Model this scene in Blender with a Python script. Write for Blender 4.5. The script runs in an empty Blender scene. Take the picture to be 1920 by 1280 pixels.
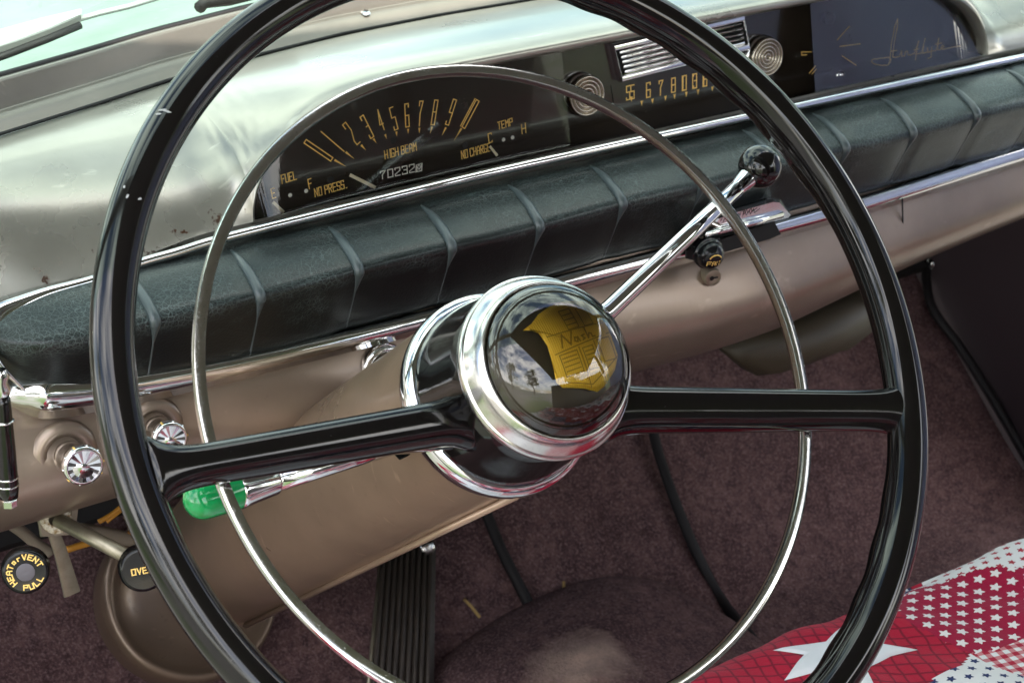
import bpy, math, random
from math import sin, cos, pi, sqrt, radians, atan2, hypot
from mathutils import Vector as V, Matrix

# ------------------------------------------------------------------ camera, sky, sun, exposure
SC = bpy.context.scene
COL = SC.collection
CAM = V((-0.4322, -0.6352, 0.3321))
RT = V((0.8344, -0.5502, -0.0324))          # camera right
DN = V((-0.2382, -0.3070, -0.9214))         # camera down
FW = V((0.4970, 0.7766, -0.3872))           # camera forward
cam = bpy.data.cameras.new("camera")
cam.lens, cam.sensor_width = 63.75, 36.0
cam.clip_start, cam.clip_end = 0.01, 500
cam.dof.use_dof, cam.dof.focus_distance, cam.dof.aperture_fstop = True, 0.95, 22
co = bpy.data.objects.new("camera", cam)
COL.objects.link(co)
co.matrix_world = Matrix(((RT.x, -DN.x, -FW.x, CAM.x), (RT.y, -DN.y, -FW.y, CAM.y), (RT.z, -DN.z, -FW.z, CAM.z), (0, 0, 0, 1)))
SC.camera = co

SUN_EL, SUN_ROT = radians(48), radians(180)
w = bpy.data.worlds.new("World")
SC.world = w
w.use_nodes = True
nt = w.node_tree
nt.nodes.clear()
def wn(t): return nt.nodes.new(t)
sky = wn('ShaderNodeTexSky'); sky.sky_type = 'NISHITA'; sky.sun_disc = False
sky.sun_elevation, sky.sun_rotation = SUN_EL, SUN_ROT
sky.air_density, sky.dust_density = 1.0, 1.5
tc = wn('ShaderNodeTexCoord'); mp = wn('ShaderNodeMapping'); mp.inputs['Scale'].default_value = (1, 1, 2.6)
nz = wn('ShaderNodeTexNoise'); nz.inputs['Scale'].default_value = 2.6; nz.inputs['Detail'].default_value = 7; nz.inputs['Roughness'].default_value = .58
cr = wn('ShaderNodeValToRGB'); cr.color_ramp.elements[0].position = .41; cr.color_ramp.elements[1].position = .60
mx = wn('ShaderNodeMix'); mx.data_type = 'RGBA'; mx.inputs[7].default_value = (13.5, 13.2, 12.7, 1)
bg = wn('ShaderNodeBackground'); bg.inputs['Strength'].default_value = 0.15
ow = wn('ShaderNodeOutputWorld')
L = nt.links.new
L(tc.outputs['Generated'], mp.inputs[0]); L(mp.outputs[0], nz.inputs['Vector']); L(nz.outputs['Fac'], cr.inputs[0])
L(cr.outputs['Color'], mx.inputs[0]); L(sky.outputs[0], mx.inputs[6]); L(mx.outputs[2], bg.inputs[0]); L(bg.outputs[0], ow.inputs[0])

sd = V((sin(SUN_ROT) * cos(SUN_EL), cos(SUN_ROT) * cos(SUN_EL), sin(SUN_EL)))
sl = bpy.data.lights.new("sun", 'SUN'); sl.energy = 3.2; sl.angle = radians(.6); sl.color = (1, .94, .85)
so = bpy.data.objects.new("sun", sl); COL.objects.link(so)
so.rotation_euler = (-sd).to_track_quat('-Z', 'Y').to_euler()

vs = SC.view_settings
vs.view_transform, vs.look, vs.exposure, vs.gamma = 'Standard', 'None', 1.6, 1
SC.cycles.max_bounces = 8
SC.cycles.caustics_reflective = False
SC.cycles.caustics_refractive = False
SC.cycles.sample_clamp_indirect = 6

# ------------------------------------------------------------------ measuring helper: where a sight line of the photo meets a real plane
FPX = 3400.0
def on(p, nrm, d):
    r = RT * ((p[0] - 960) / FPX) + DN * ((p[1] - 640) / FPX) + FW
    nrm = V(nrm)
    return CAM + r * ((d - nrm.dot(CAM)) / nrm.dot(r))
def onY(x, y, d): return on((x, y), (0, 1, 0), d)
def onZ(x, y, d): return on((x, y), (0, 0, 1), d)
TILT = radians(35)
N = V((0, -cos(TILT), sin(TILT)))           # steering axis, towards the driver
UPW = V((0, sin(TILT), cos(TILT)))          # up in the wheel plane
XA = V((1, 0, 0))
def whl(a, b, h): return XA * a + UPW * b + N * h
def onH(x, y, h): return on((x, y), N, h)

# ------------------------------------------------------------------ materials
def mat(name, color=(.5, .5, .5), rough=.5, metal=0, coat=0, spec=.5, **kw):
    m = bpy.data.materials.new(name); m.use_nodes = True
    b = m.node_tree.nodes['Principled BSDF']
    b.inputs['Base Color'].default_value = (*color, 1)
    b.inputs['Roughness'].default_value = rough
    b.inputs['Metallic'].default_value = metal
    b.inputs['Coat Weight'].default_value = coat
    b.inputs['Coat Roughness'].default_value = kw.get('coat_rough', .04)
    b.inputs['Specular IOR Level'].default_value = spec
    return m
class T:                                     # node shorthand
    def __init__(s, m): s.m = m; s.t = m.node_tree; s.b = s.t.nodes['Principled BSDF']
    def n(s, t, **kw):
        x = s.t.nodes.new(t)
        for k, v in kw.items():
            if k in x.inputs: x.inputs[k].default_value = v
            else: setattr(x, k, v)
        return x
    def l(s, a, b): s.t.links.new(a, b)
    def obj(s): return s.n('ShaderNodeTexCoord').outputs['Object']
    def noise(s, scale, detail=4, rough=.55, vec=None, dist=0):
        x = s.n('ShaderNodeTexNoise', Scale=scale, Detail=detail, Roughness=rough, Distortion=dist)
        s.l(vec or s.obj(), x.inputs['Vector']); return x.outputs['Fac']
    def ramp(s, f, stops):
        x = s.n('ShaderNodeValToRGB'); e = x.color_ramp.elements
        while len(e) < len(stops): e.new(.5)
        for q, (p, c) in zip(e, stops): q.position = p; q.color = (*c, 1) if not isinstance(c, (int, float)) else (c, c, c, 1)
        s.l(f, x.inputs[0]); return x.outputs[0]
    def math(s, op, a, b=None, c=None):
        x = s.n('ShaderNodeMath', operation=op)
        for i, v in enumerate((a, b, c)):
            if v is None: continue
            if isinstance(v, (int, float)): x.inputs[i].default_value = v
            else: s.l(v, x.inputs[i])
        return x.outputs[0]
    def mix(s, f, a, b):
        x = s.n('ShaderNodeMix', data_type='RGBA')
        for i, v in ((0, f), (6, a), (7, b)):
            if isinstance(v, (int, float)): x.inputs[i].default_value = v
            elif isinstance(v, tuple): x.inputs[i].default_value = (*v, 1)
            else: s.l(v, x.inputs[i])
        return x.outputs[2]
    def bump(s, h, dist=.001, strength=1, nrm=None):
        x = s.n('ShaderNodeBump', Strength=strength, Distance=dist); s.l(h, x.inputs['Height'])
        if nrm: s.l(nrm, x.inputs['Normal'])
        s.l(x.outputs[0], s.b.inputs['Normal']); return x.outputs[0]
    def set(s, k, v): s.l(v, s.b.inputs[k])

def paint(name, c, rough=.3, metal=.5, rust=False, stain=0.0):
    m = mat(name, c, rough, metal, .25, coat_rough=.12); t = T(m)
    n1 = t.noise(9, 5, .6); n2 = t.noise(140, 3, .7)
    col = t.mix(t.ramp(n1, [(.3, 0), (.75, 1)]), tuple(x * .74 for x in c), tuple(min(1, x * 1.12) for x in c))
    col = t.mix(t.ramp(n2, [(.62, 0), (.78, stain)]), col, tuple(x * .55 for x in c))
    t.set('Roughness', t.ramp(n1, [(.2, rough * .8), (.8, rough * 1.25)]))
    sm = t.n('ShaderNodeMapping'); sm.inputs['Scale'].default_value = (30, 160, 30); sm.inputs['Rotation'].default_value = (.5, .3, .9); t.l(t.obj(), sm.inputs[0])
    scn = t.n('ShaderNodeTexNoise', Scale=1.0, Detail=3, Roughness=.6); t.l(sm.outputs[0], scn.inputs['Vector'])
    col = t.mix(t.ramp(scn.outputs['Fac'], [(.66, 0), (.72, .35)]), col, tuple(min(1, x * 1.7) for x in c))
    if rust:
        sep = t.n('ShaderNodeSeparateXYZ'); t.l(t.n('ShaderNodeNewGeometry').outputs['Position'], sep.inputs[0])
        near = t.math('MULTIPLY', t.math('LESS_THAN', sep.outputs['Z'], .017), t.math('LESS_THAN', sep.outputs['X'], -.03))
        sp = t.ramp(t.noise(95, 3, .75), [(.60, 0), (.66, 1)])
        k = t.math('MULTIPLY', near, sp)
        col = t.mix(k, col, (.045, .018, .008))
        t.set('Metallic', t.math('SUBTRACT', metal, t.math('MULTIPLY', k, metal)))
    t.set('Base Color', col)
    b1 = t.n('ShaderNodeBump', Strength=.35, Distance=.006); t.l(t.noise(11, 2, .5), b1.inputs['Height'])
    t.bump(t.noise(420, 2, .6), .00006, .5, b1.outputs[0])
    return m
M = {}
M['paint'] = paint('champagne_paint', (.41, .395, .345), .29, .68, True, .18)
M['paint_shade'] = paint('champagne_shade_paint', (.34, .262, .205), .32, .6, False, .3)  # same champagne, darker and warmer: the shade below put into its colour
M['garnish'] = paint('garnish_paint', (.22, .20, .17), .30, .55)
M['jacket'] = paint('column_paint', (.40, .275, .19), .30, .45, False, .35)
M['dish'] = paint('dish_paint', (.24, .17, .12), .34, .45, False, .8)
M['mint'] = paint('hood_paint', (.28, .36, .315), .6, .0)
T(M['mint']).b.inputs['Coat Weight'].default_value = 0
T(M['mint']).b.inputs['Specular IOR Level'].default_value = .15
M['silver'] = mat('wiper_silver', (.62, .64, .63), .4, .4)

def chrome(name, c=(.78, .78, .78), rough=.05, pit=0):
    m = mat(name, c, rough, 1.0); t = T(m)
    n = t.noise(60, 4, .6)
    t.set('Roughness', t.ramp(n, [(.35, rough), (.8, rough * 1.9 + .02)]))
    if pit:
        p = t.ramp(t.noise(1500, 2, .6), [(.62, 1), (.72, 0)])
        t.set('Base Color', t.mix(p, tuple(x * .35 for x in c), c)); t.bump(p, .00006, .5)
    return m
M['chrome'] = chrome('chrome')
M['pitted'] = chrome('pitted_chrome', (.70, .69, .66), .10, 1)
M['tarnish'] = chrome('tarnished_chrome', (.50, .45, .38), .16, 1)
M['bezel'] = chrome('bezel_chrome', (.74, .71, .67), .15)
M['satin'] = chrome('satin_chrome', (.70, .69, .66), .20)
M['steel'] = mat('dull_rod', (.42, .40, .33), .42, .8)

def black(name, c=(.006, .005, .005), rough=.05):
    m = mat(name, c, rough, 0, 0, .55); t = T(m)
    t.set('Roughness', t.ramp(t.noise(38, 6, .7), [(.42, rough), (.75, rough + .13)]))
    sc = t.ramp(t.noise(900, 1, .5), [(.80, 0), (.86, 1)])
    t.set('Base Color', t.mix(sc, c, (.12, .12, .12)))
    return m
M['black'] = black('black_enamel')
M['knobblack'] = black('black_plastic', (.006, .006, .007), .12)
T(M['knobblack']).b.inputs['Coat Weight'].default_value = 0
T(M['knobblack']).b.inputs['Specular IOR Level'].default_value = .35
M['face'] = black('gauge_black', (.020, .015, .011), .17)
T(M['face']).b.inputs['Coat Weight'].default_value = .3
M['slot'] = mat('dark_slot', (.004, .004, .004), .7)
M['gold'] = mat('gold_print', (.95, .62, .17), .5)
M['cream'] = mat('cream_print', (.75, .68, .50), .5)
M['white'] = mat('white_print', (.8, .8, .76), .5)
M['wheelrubber'] = mat('rubber', (.035, .028, .024), .55)
M['dark'] = mat('under_dash_dark', (.012, .010, .010), .8)
M['grommet'] = mat('grommet', (.62, .56, .44), .5)
M['wire'] = mat('wire_yellow', (.45, .20, .02), .5)
M['braid'] = mat('braid_tape', (.16, .13, .10), .8)
M['straw'] = mat('straw', (.62, .42, .16), .7)
M['headliner'] = mat('headliner', (.21, .195, .18), .9)
M['trimcloth'] = mat('door_cloth', (.10, .085, .08), .85)
M['kick'] = mat('kick_panel', (.055, .037, .043), .9)
M['denim'] = mat('denim', (.52, .55, .80), .9)
M['piping'] = mat('piping', (.012, .010, .011), .6)
M['heater'] = mat('heater_box', (.07, .055, .035), .5)
t = T(M['wheelrubber']); t.set('Base Color', t.mix(t.noise(70, 5, .7), (.018, .014, .013), (.085, .065, .048)))
t = T(M['steel']); t.set('Base Color', t.mix(t.noise(90, 5, .7), (.22, .19, .13), (.52, .48, .38)))
t = T(M['grommet']); t.set('Base Color', t.mix(t.ramp(t.noise(260, 4, .7), [(.45, 0), (.62, 1)]), (.62, .57, .46), (.22, .13, .04)))

m = mat('green_knob', (.0, .30, .065), .14, 0, .5); M['green'] = m; t = T(m)
st = t.n('ShaderNodeTexNoise', Scale=60, Detail=4); mpn = t.n('ShaderNodeMapping'); mpn.inputs['Scale'].default_value = (.15, 2, 2)
t.l(t.obj(), mpn.inputs[0]); t.l(mpn.outputs[0], st.inputs['Vector'])
t.set('Base Color', t.mix(st.outputs['Fac'], (.0, .13, .025), (.015, .52, .15)))
t.b.inputs['Subsurface Weight'].default_value = 0

m = mat('cracked_leather', (.006, .007, .008), .42, 0, .42, .35, coat_rough=.24); M['leather'] = m; t = T(m); t.b.inputs['Specular Tint'].default_value = (.90, 1, .985, 1); t.b.inputs['Coat Tint'].default_value = (.82, 1, .97, 1)  # teal of reflected sky and trees put into specular and coat tints
M['welt'] = mat('lit_welt_leather', (.048, .066, .070), .36, 0, .3, .6, coat_rough=.3)  # pad leather lightened blue-grey, caught light put into the colour
wob = t.n('ShaderNodeTexNoise', Scale=160, Detail=2); t.l(t.obj(), wob.inputs['Vector'])
va = t.n('ShaderNodeVectorMath', operation='MULTIPLY_ADD'); t.l(wob.outputs['Color'], va.inputs[0])
va.inputs[1].default_value = (.004, .004, .004); t.l(t.obj(), va.inputs[2])
vo = t.n('ShaderNodeTexVoronoi', feature='DISTANCE_TO_EDGE', Scale=320); t.l(va.outputs[0], vo.inputs['Vector'])
vo2 = t.n('ShaderNodeTexVoronoi', feature='DISTANCE_TO_EDGE', Scale=760); t.l(va.outputs[0], vo2.inputs['Vector'])
crk = t.ramp(vo.outputs['Distance'], [(.0, 1), (.07, 0)]); crk2 = t.ramp(vo2.outputs['Distance'], [(.0, 1), (.10, 0)])
sz = t.n('ShaderNodeSeparateXYZ'); t.l(t.n('ShaderNodeNewGeometry').outputs['Position'], sz.inputs[0])
top_ = t.ramp(t.math('ADD', t.math('MULTIPLY', sz.outputs['Z'], 20), 1), [(.36, 0), (.52, 1)])
area = t.math('MAXIMUM', t.math('MULTIPLY', top_, t.ramp(t.noise(16, 4, .6), [(.36, .12), (.62, 1)])), t.math('MULTIPLY', .45, t.ramp(t.noise(20, 4, .6), [(.54, 0), (.66, 1)])))
cc = t.math('MULTIPLY', t.math('MAXIMUM', crk, t.math('MULTIPLY', crk2, .5)), area)
t.set('Base Color', t.mix(cc, (.0045, .0042, .0046), (.11, .13, .13)))
t.set('Roughness', t.ramp(t.noise(24, 4, .6), [(.3, .28), (.7, .42)]))
t.bump(t.math('SUBTRACT', t.noise(900, 2, .6), t.math('MULTIPLY', cc, 1.2)), .0004, .55)

m = mat('carpet', (.06, .035, .04), 1, 0, 0, .1); M['carpet'] = m; t = T(m)
n1 = t.noise(13, 6, .75); n2 = t.noise(420, 3, .8); n3 = t.noise(75, 5, .8)
col = t.mix(t.ramp(n1, [(.36, 0), (.64, 1)]), (.105, .056, .058), (.25, .145, .142))
col = t.mix(t.ramp(n3, [(.42, 0), (.62, .85)]), col, (.075, .040, .046))
col = t.mix(t.ramp(n2, [(.48, 0), (.72, .75)]), col, (.50, .33, .33))
t.set('Base Color', col); t.bump(t.math('ADD', n2, n3), .004, .8)
t.b.inputs['Sheen Weight'].default_value = .04
t.b.inputs['Sheen Roughness'].default_value = .5
m2_ = m.copy(); m2_.name = 'carpet_sunlit'; M['carpet_sunlit'] = m2_; t = T(m2_)
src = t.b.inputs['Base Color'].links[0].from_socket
g = t.n('ShaderNodeNewGeometry'); SUNLIT = on((1090, 1228), (0, 0, 1), -.485)
dv = t.n('ShaderNodeVectorMath', operation='DISTANCE'); t.l(g.outputs['Position'], dv.inputs[0]); dv.inputs[1].default_value = SUNLIT; SUNPT = dv
sun_mask = t.ramp(t.math('ADD', dv.outputs['Value'], t.math('MULTIPLY', t.math('SUBTRACT', t.noise(45, 4, .7), .5), .05)), [(.0, .95), (.05, 0)])
t.set('Base Color', t.mix(sun_mask, src, (.90, .66, .54)))  # sunlit spot on the mound, painted into the carpet colour

# quilt prints
def star_mask(t, vec_scale, size, phase=0.3, rot=0):
    mp = t.n('ShaderNodeMapping'); mp.inputs['Scale'].default_value = (vec_scale,) * 3; mp.inputs['Rotation'].default_value = (0, 0, rot)
    t.l(t.obj(), mp.inputs[0])
    s = t.n('ShaderNodeSeparateXYZ'); t.l(mp.outputs[0], s.inputs[0])
    row = t.math('FLOOR', s.outputs[1]); off = t.math('MULTIPLY', t.math('MODULO', row, 2), .5)
    x = t.math('SUBTRACT', t.math('FRACT', t.math('ADD', t.math('ADD', s.outputs[0], off), 50)), .5)
    y = t.math('SUBTRACT', t.math('FRACT', t.math('ADD', s.outputs[1], 50)), .5)
    r = t.math('SQRT', t.math('ADD', t.math('MULTIPLY', x, x), t.math('MULTIPLY', y, y)))
    a = t.math('ARCTAN2', y, x)
    tri = t.math('MULTIPLY', t.math('ABSOLUTE', t.math('SUBTRACT', t.math('FRACT', t.math('ADD', t.math('MULTIPLY', a, 5 / (2 * pi)), 5 + phase)), .5)), 2)
    k = t.math('MULTIPLY', t.math('ADD', t.math('MULTIPLY', t.math('POWER', tri, 1.25), .50), .52), size)
    return t.math('LESS_THAN', r, k)
def cloth(name): 
    m = mat(name, (.7, .7, .7), .9, 0, 0, .15); t = T(m)
    h = t.math('ADD', t.noise(110, 3, .6), t.math('MULTIPLY', t.noise(1500, 2, .6), .35)); t.bump(h, .003, .35)
    t.b.inputs['Sheen Weight'].default_value = .1
    return m, t
def star_cloth(name, bgc, stc, scale, size, rot=0):
    m, t = cloth(name); t.set('Base Color', t.mix(star_mask(t, scale, size, .3, rot), bgc, stc)); return m
RED, WHITE, NAVY = (.42, .006, .03), (.78, .76, .76), (.012, .022, .095)
M['q_redstar'] = star_cloth('red_cloth_white_stars', (.34, .004, .040), (.80, .74, .74), 90, .35, .35)
M['q_whitered'] = star_cloth('white_cloth_red_stars', WHITE, (.40, .02, .04), 112, .30, .2)
M['q_whitenavy'] = star_cloth('white_cloth_navy_stars', WHITE, (.015, .03, .12), 98, .29, .5)
M['q_navystar'] = star_cloth('navy_cloth_white_stars', NAVY, WHITE, 70, .3, .5)
def gingham(name, a, b, mid, scale, rot):
    m, t = cloth(name); mp = t.n('ShaderNodeMapping'); mp.inputs['Scale'].default_value = (scale,) * 3; mp.inputs['Rotation'].default_value = (0, 0, rot)
    t.l(t.obj(), mp.inputs[0]); s = t.n('ShaderNodeSeparateXYZ'); t.l(mp.outputs[0], s.inputs[0])
    fx = t.math('GREATER_THAN', t.math('FRACT', t.math('ADD', s.outputs[0], 50)), .5)
    fy = t.math('GREATER_THAN', t.math('FRACT', t.math('ADD', s.outputs[1], 50)), .5)
    c1 = t.mix(t.math('MAXIMUM', fx, fy), a, mid); t.set('Base Color', t.mix(t.math('MULTIPLY', fx, fy), c1, b)); return m
M['q_gingham'] = gingham('red_gingham', WHITE, (.42, .012, .04), (.60, .22, .24), 130, .25)
def lattice(name, a, b, scale, rot):
    m, t = cloth(name); mp = t.n('ShaderNodeMapping'); mp.inputs['Scale'].default_value = (scale, scale * .8, scale); mp.inputs['Rotation'].default_value = (0, 0, rot)
    wv = t.n('ShaderNodeTexNoise', Scale=35, Detail=2); t.l(t.obj(), wv.inputs['Vector'])
    ad = t.n('ShaderNodeVectorMath', operation='MULTIPLY_ADD'); t.l(wv.outputs['Color'], ad.inputs[0]); ad.inputs[1].default_value = (.008,) * 3; t.l(t.obj(), ad.inputs[2])
    t.l(ad.outputs[0], mp.inputs[0]); s = t.n('ShaderNodeSeparateXYZ'); t.l(mp.outputs[0], s.inputs[0])
    e = None
    for i in (0, 1):
        f = t.math('ABSOLUTE', t.math('SUBTRACT', t.math('FRACT', t.math('ADD', s.outputs[i], 50)), .5))
        q = t.ramp(f, [(.03, 1), (.13, 0)]); e = q if e is None else t.math('MAXIMUM', e, q)
    t.set('Base Color', t.mix(e, a, b)); return m
M['q_check'] = lattice('red_lattice_cloth', (.44, .008, .035), (.19, .003, .02), 118, .45)
M['q_white'] = cloth('white_applique')[0]
T(M['q_white']).b.inputs['Base Color'].default_value = (.80, .80, .83, 1)

# clear parts
def clear(name, tint=(1, 1, 1), rough=.0, f0=1.5):
    m = bpy.data.materials.new(name); m.use_nodes = True; nt = m.node_tree; nt.nodes.clear()
    tr = nt.nodes.new('ShaderNodeBsdfTransparent'); tr.inputs[0].default_value = (*tint, 1)
    gl = nt.nodes.new('ShaderNodeBsdfGlossy'); gl.inputs['Roughness'].default_value = rough
    fr = nt.nodes.new('ShaderNodeFresnel'); fr.inputs['IOR'].default_value = f0
    mx = nt.nodes.new('ShaderNodeMixShader'); o = nt.nodes.new('ShaderNodeOutputMaterial')
    nt.links.new(fr.outputs[0], mx.inputs[0]); nt.links.new(tr.outputs[0], mx.inputs[1]); nt.links.new(gl.outputs[0], mx.inputs[2]); nt.links.new(mx.outputs[0], o.inputs[0])
    return m
M['glass'] = clear('windshield_glass', (.58, .70, .64))
M['lens'] = clear('gauge_lens', (.98, .97, .94), .03, 1.5)
M['glove_lens'] = clear('glove_lens', (.90, .90, .92), .04, 2.1)
M['dome'] = clear('clear_dome', (.96, .93, .85), .01, 1.85)

# ------------------------------------------------------------------ mesh helpers
def link(name, me, m, parent=None, loc=V((0, 0, 0))):
    o = bpy.data.objects.new(name, me); COL.objects.link(o)
    if m is not None and not me.materials: me.materials.append(m)
    if parent is not None: o.parent = parent
    else: o.location = loc
    return o
def base_of(o):
    while o.parent is not None: o = o.parent
    return o.location
def mk(name, vf, m, parent=None, smooth=True, sharp=None):
    """one mesh object from world-space vertices; parts sit in their thing's space"""
    v, f = vf
    if parent is not None: L = V(base_of(parent))
    else:
        L = V((0, 0, 0))
        for q in v: L += V(q)
        L /= max(1, len(v))
    me = bpy.data.meshes.new(name)
    me.from_pydata([tuple(V(q) - L) for q in v], [], f)
    me.update()
    if smooth:
        me.polygons.foreach_set('use_smooth', [True] * len(me.polygons))
        if sharp: me.set_sharp_from_angle(angle=radians(sharp))
    return link(name, me, m, parent, L)
def thing(name, label, cat, loc, group=None):
    o = bpy.data.objects.new(name, None); COL.objects.link(o); o.location = V(loc); o.empty_display_size = .05
    o['label'] = label; o['category'] = cat
    if group: o['group'] = group
    return o
def tag(o, label, cat, group=None):
    o['label'] = label; o['category'] = cat
    if group: o['group'] = group
    return o
def struct(o): o['kind'] = 'structure'; return o
def stuff(o): o['kind'] = 'stuff'; return o
def join(*vfs):
    v, f = [], []
    for a, b in vfs:
        k = len(v); v += list(a); f += [tuple(i + k for i in q) for q in b]
    return v, f
def grid(fn, nu, nv, wu=False, wv=False):
    """fn(i/nu, j/nv) -> point"""
    cu, cv = (nu if wu else nu + 1), (nv if wv else nv + 1)
    v = [fn(i / nu, j / nv) for i in range(cu) for j in range(cv)]
    f = [(i % cu * cv + j, (i + 1) % cu * cv + j, (i + 1) % cu * cv + (j + 1) % cv, i % cu * cv + (j + 1) % cv) for i in range(nu) for j in range(nv)]
    return v, f
def axes(n, up=V((0, 0, 1))):
    n = V(n).normalized(); a = V(up).cross(n)
    if a.length < 1e-4: a = V((1, 0, 0)).cross(n)
    a.normalize(); return a, n.cross(a), n
def lathe(prof, o, n, seg=64, up=V((0, 0, 1))):
    """prof: (radius, height along n)"""
    a, b, n = axes(n, up); o = V(o); k = len(prof)
    v = []
    for i in range(seg):
        d = a * cos(2 * pi * i / seg) + b * sin(2 * pi * i / seg)
        v += [o + d * max(r, 1e-5) + n * h for r, h in prof]
    f = [(i * k + j, (i + 1) % seg * k + j, (i + 1) % seg * k + j + 1, i * k + j + 1) for i in range(seg) for j in range(k - 1)]
    return v, f
def smooth_path(pts, n=8):
    pts = [V(p) for p in pts]; out = []
    for i in range(len(pts) - 1):
        p0, p1, p2, p3 = pts[max(0, i - 1)], pts[i], pts[i + 1], pts[min(len(pts) - 1, i + 2)]
        for k in range(n):
            t = k / n
            out.append(.5 * ((2 * p1) + (p2 - p0) * t + (2 * p0 - 5 * p1 + 4 * p2 - p3) * t * t + (3 * p1 - p0 - 3 * p2 + p3) * t ** 3))
    out.append(pts[-1]); return out
def sweep(path, sec, up, sc=None, closed=False, cap=True):
    """sec: closed section of (along up, along side); sc: per-point (scale up, scale side)"""
    n, k = len(path), len(sec); v = []
    for i, p in enumerate(path):
        a = path[(i - 1) % n] if closed or i > 0 else path[0]; b = path[(i + 1) % n] if closed or i < n - 1 else path[-1]
        t = (b - a).normalized(); u = V(up(i) if callable(up) else up); u = (u - t * u.dot(t)).normalized(); s = t.cross(u)
        su, ss = sc(i / (n - 1)) if sc else (1, 1)
        v += [p + u * (x * su) + s * (y * ss) for x, y in sec]
    m = n if closed else n - 1
    f = [(i * k + j, i * k + (j + 1) % k, (i + 1) % n * k + (j + 1) % k, (i + 1) % n * k + j) for i in range(m) for j in range(k)]
    if cap and not closed: f += [tuple(reversed(range(k))), tuple((n - 1) * k + j for j in range(k))]
    return v, f
def ring(r, n=12, r2=None): return [(r * cos(2 * pi * i / n), (r2 or r) * sin(2 * pi * i / n)) for i in range(n)]
def tube(path, r, n=12, sc=None):
    path = [V(p) for p in path]
    t = (path[-1] - path[0]); up = V((0, 0, 1)) if abs(t.normalized().z) < .9 else V((1, 0, 0))
    return sweep(path, ring(r, n), up, (lambda q: (sc(q),) * 2) if sc else None)
def sphere(c, r, nu=40, nv=20):
    c = V(c)
    return grid(lambda a, b: c + V((cos(2 * pi * a) * sin(pi * max(.001, min(.999, b))), sin(2 * pi * a) * sin(pi * max(.001, min(.999, b))), cos(pi * b))) * r, nu, nv, True, False)
def superell(a, b, p=3.5, n=28):
    out = []
    for i in range(n):
        q = 2 * pi * i / n; c, s = cos(q), sin(q)
        out.append((a * math.copysign(abs(c) ** (2 / p), c), b * math.copysign(abs(s) ** (2 / p), s)))
    return out
def slab(corners, n, th, bev=.0008):
    """thin prism from a planar outline, with a small bevelled front edge"""
    c = [V(q) for q in corners]; n = V(n).normalized(); k = len(c); mid = sum(c, V((0, 0, 0))) / k
    ins = [q + (mid - q).normalized() * bev for q in c]
    v = c + [q + n * (th - bev) for q in c] + [q + n * th for q in ins]
    f = [tuple(reversed(range(k))), tuple(range(2 * k, 3 * k))]
    for r in (0, 1): f += [(r * k + i, r * k + (i + 1) % k, (r + 1) * k + (i + 1) % k, (r + 1) * k + i) for i in range(k)]
    return v, f

GL = {
 'A': [[(0,0),(0,.8),(.3,1),(.7,1),(1,.8),(1,0)],[(0,.45),(1,.45)]], 'B': [[(0,0),(0,1),(.8,1),(1,.85),(1,.65),(.8,.52),(0,.52)],[(.8,.52),(1,.4),(1,.15),(.8,0),(0,0)]],
 'C': [[(1,.85),(1,1),(0,1),(0,0),(1,0),(1,.15)]], 'D': [[(0,0),(0,1),(.7,1),(1,.8),(1,.2),(.7,0),(0,0)]], 'E': [[(1,1),(0,1),(0,0),(1,0)],[(0,.52),(.8,.52)]],
 'F': [[(1,1),(0,1),(0,0)],[(0,.52),(.8,.52)]], 'G': [[(1,.85),(1,1),(0,1),(0,0),(1,0),(1,.45),(.55,.45)]], 'H': [[(0,0),(0,1)],[(1,0),(1,1)],[(0,.5),(1,.5)]],
 'I': [[(.5,0),(.5,1)]], 'L': [[(0,1),(0,0),(1,0)]], 'M': [[(0,0),(0,1),(.5,.5),(1,1),(1,0)]], 'N': [[(0,0),(0,1),(1,0),(1,1)]], 'O': [[(0,0),(0,1),(1,1),(1,0),(0,0)]],
 'P': [[(0,0),(0,1),(1,1),(1,.5),(0,.5)]], 'R': [[(0,0),(0,1),(1,1),(1,.52),(0,.52)],[(.4,.52),(1,0)]], 'S': [[(1,.85),(1,1),(0,1),(0,.52),(1,.48),(1,0),(0,0),(0,.15)]],
 'T': [[(.5,0),(.5,1)],[(0,1),(1,1)]], 'U': [[(0,1),(0,0),(1,0),(1,1)]], 'V': [[(0,1),(.5,0),(1,1)]], '.': [[(.2,0),(.4,.0)]], '-': [[(.1,.5),(.9,.5)]],
 'o': [[(0,0),(0,.65),(1,.65),(1,0),(0,0)]], 'r': [[(0,0),(0,.65),(1,.65)]],
 '0': [[(0,0),(0,1),(1,1),(1,0),(0,0)]], '1': [[(.5,0),(.5,1)]], '2': [[(0,.8),(0,1),(1,1),(1,.6),(0,.2),(0,0),(1,0)]], '3': [[(0,.85),(0,1),(1,1),(1,.52),(.35,.52)],[(1,.52),(1,0),(0,0),(0,.15)]],
 '4': [[(.7,0),(.7,1),(0,.3),(1,.3)]], '5': [[(1,1),(0,1),(0,.55),(1,.55),(1,0),(0,0),(0,.15)]], '6': [[(1,.85),(1,1),(0,1),(0,0),(1,0),(1,.5),(0,.5)]], '7': [[(0,.82),(0,1),(1,1),(.35,.5),(.35,0)]],
 '8': [[(0,0),(0,1),(1,1),(1,0),(0,0)],[(0,.52),(1,.52)]], '9': [[(0,.12),(0,0),(1,0),(1,1),(0,1),(0,.48),(1,.48)]],
}
_lift = [0]
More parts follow.
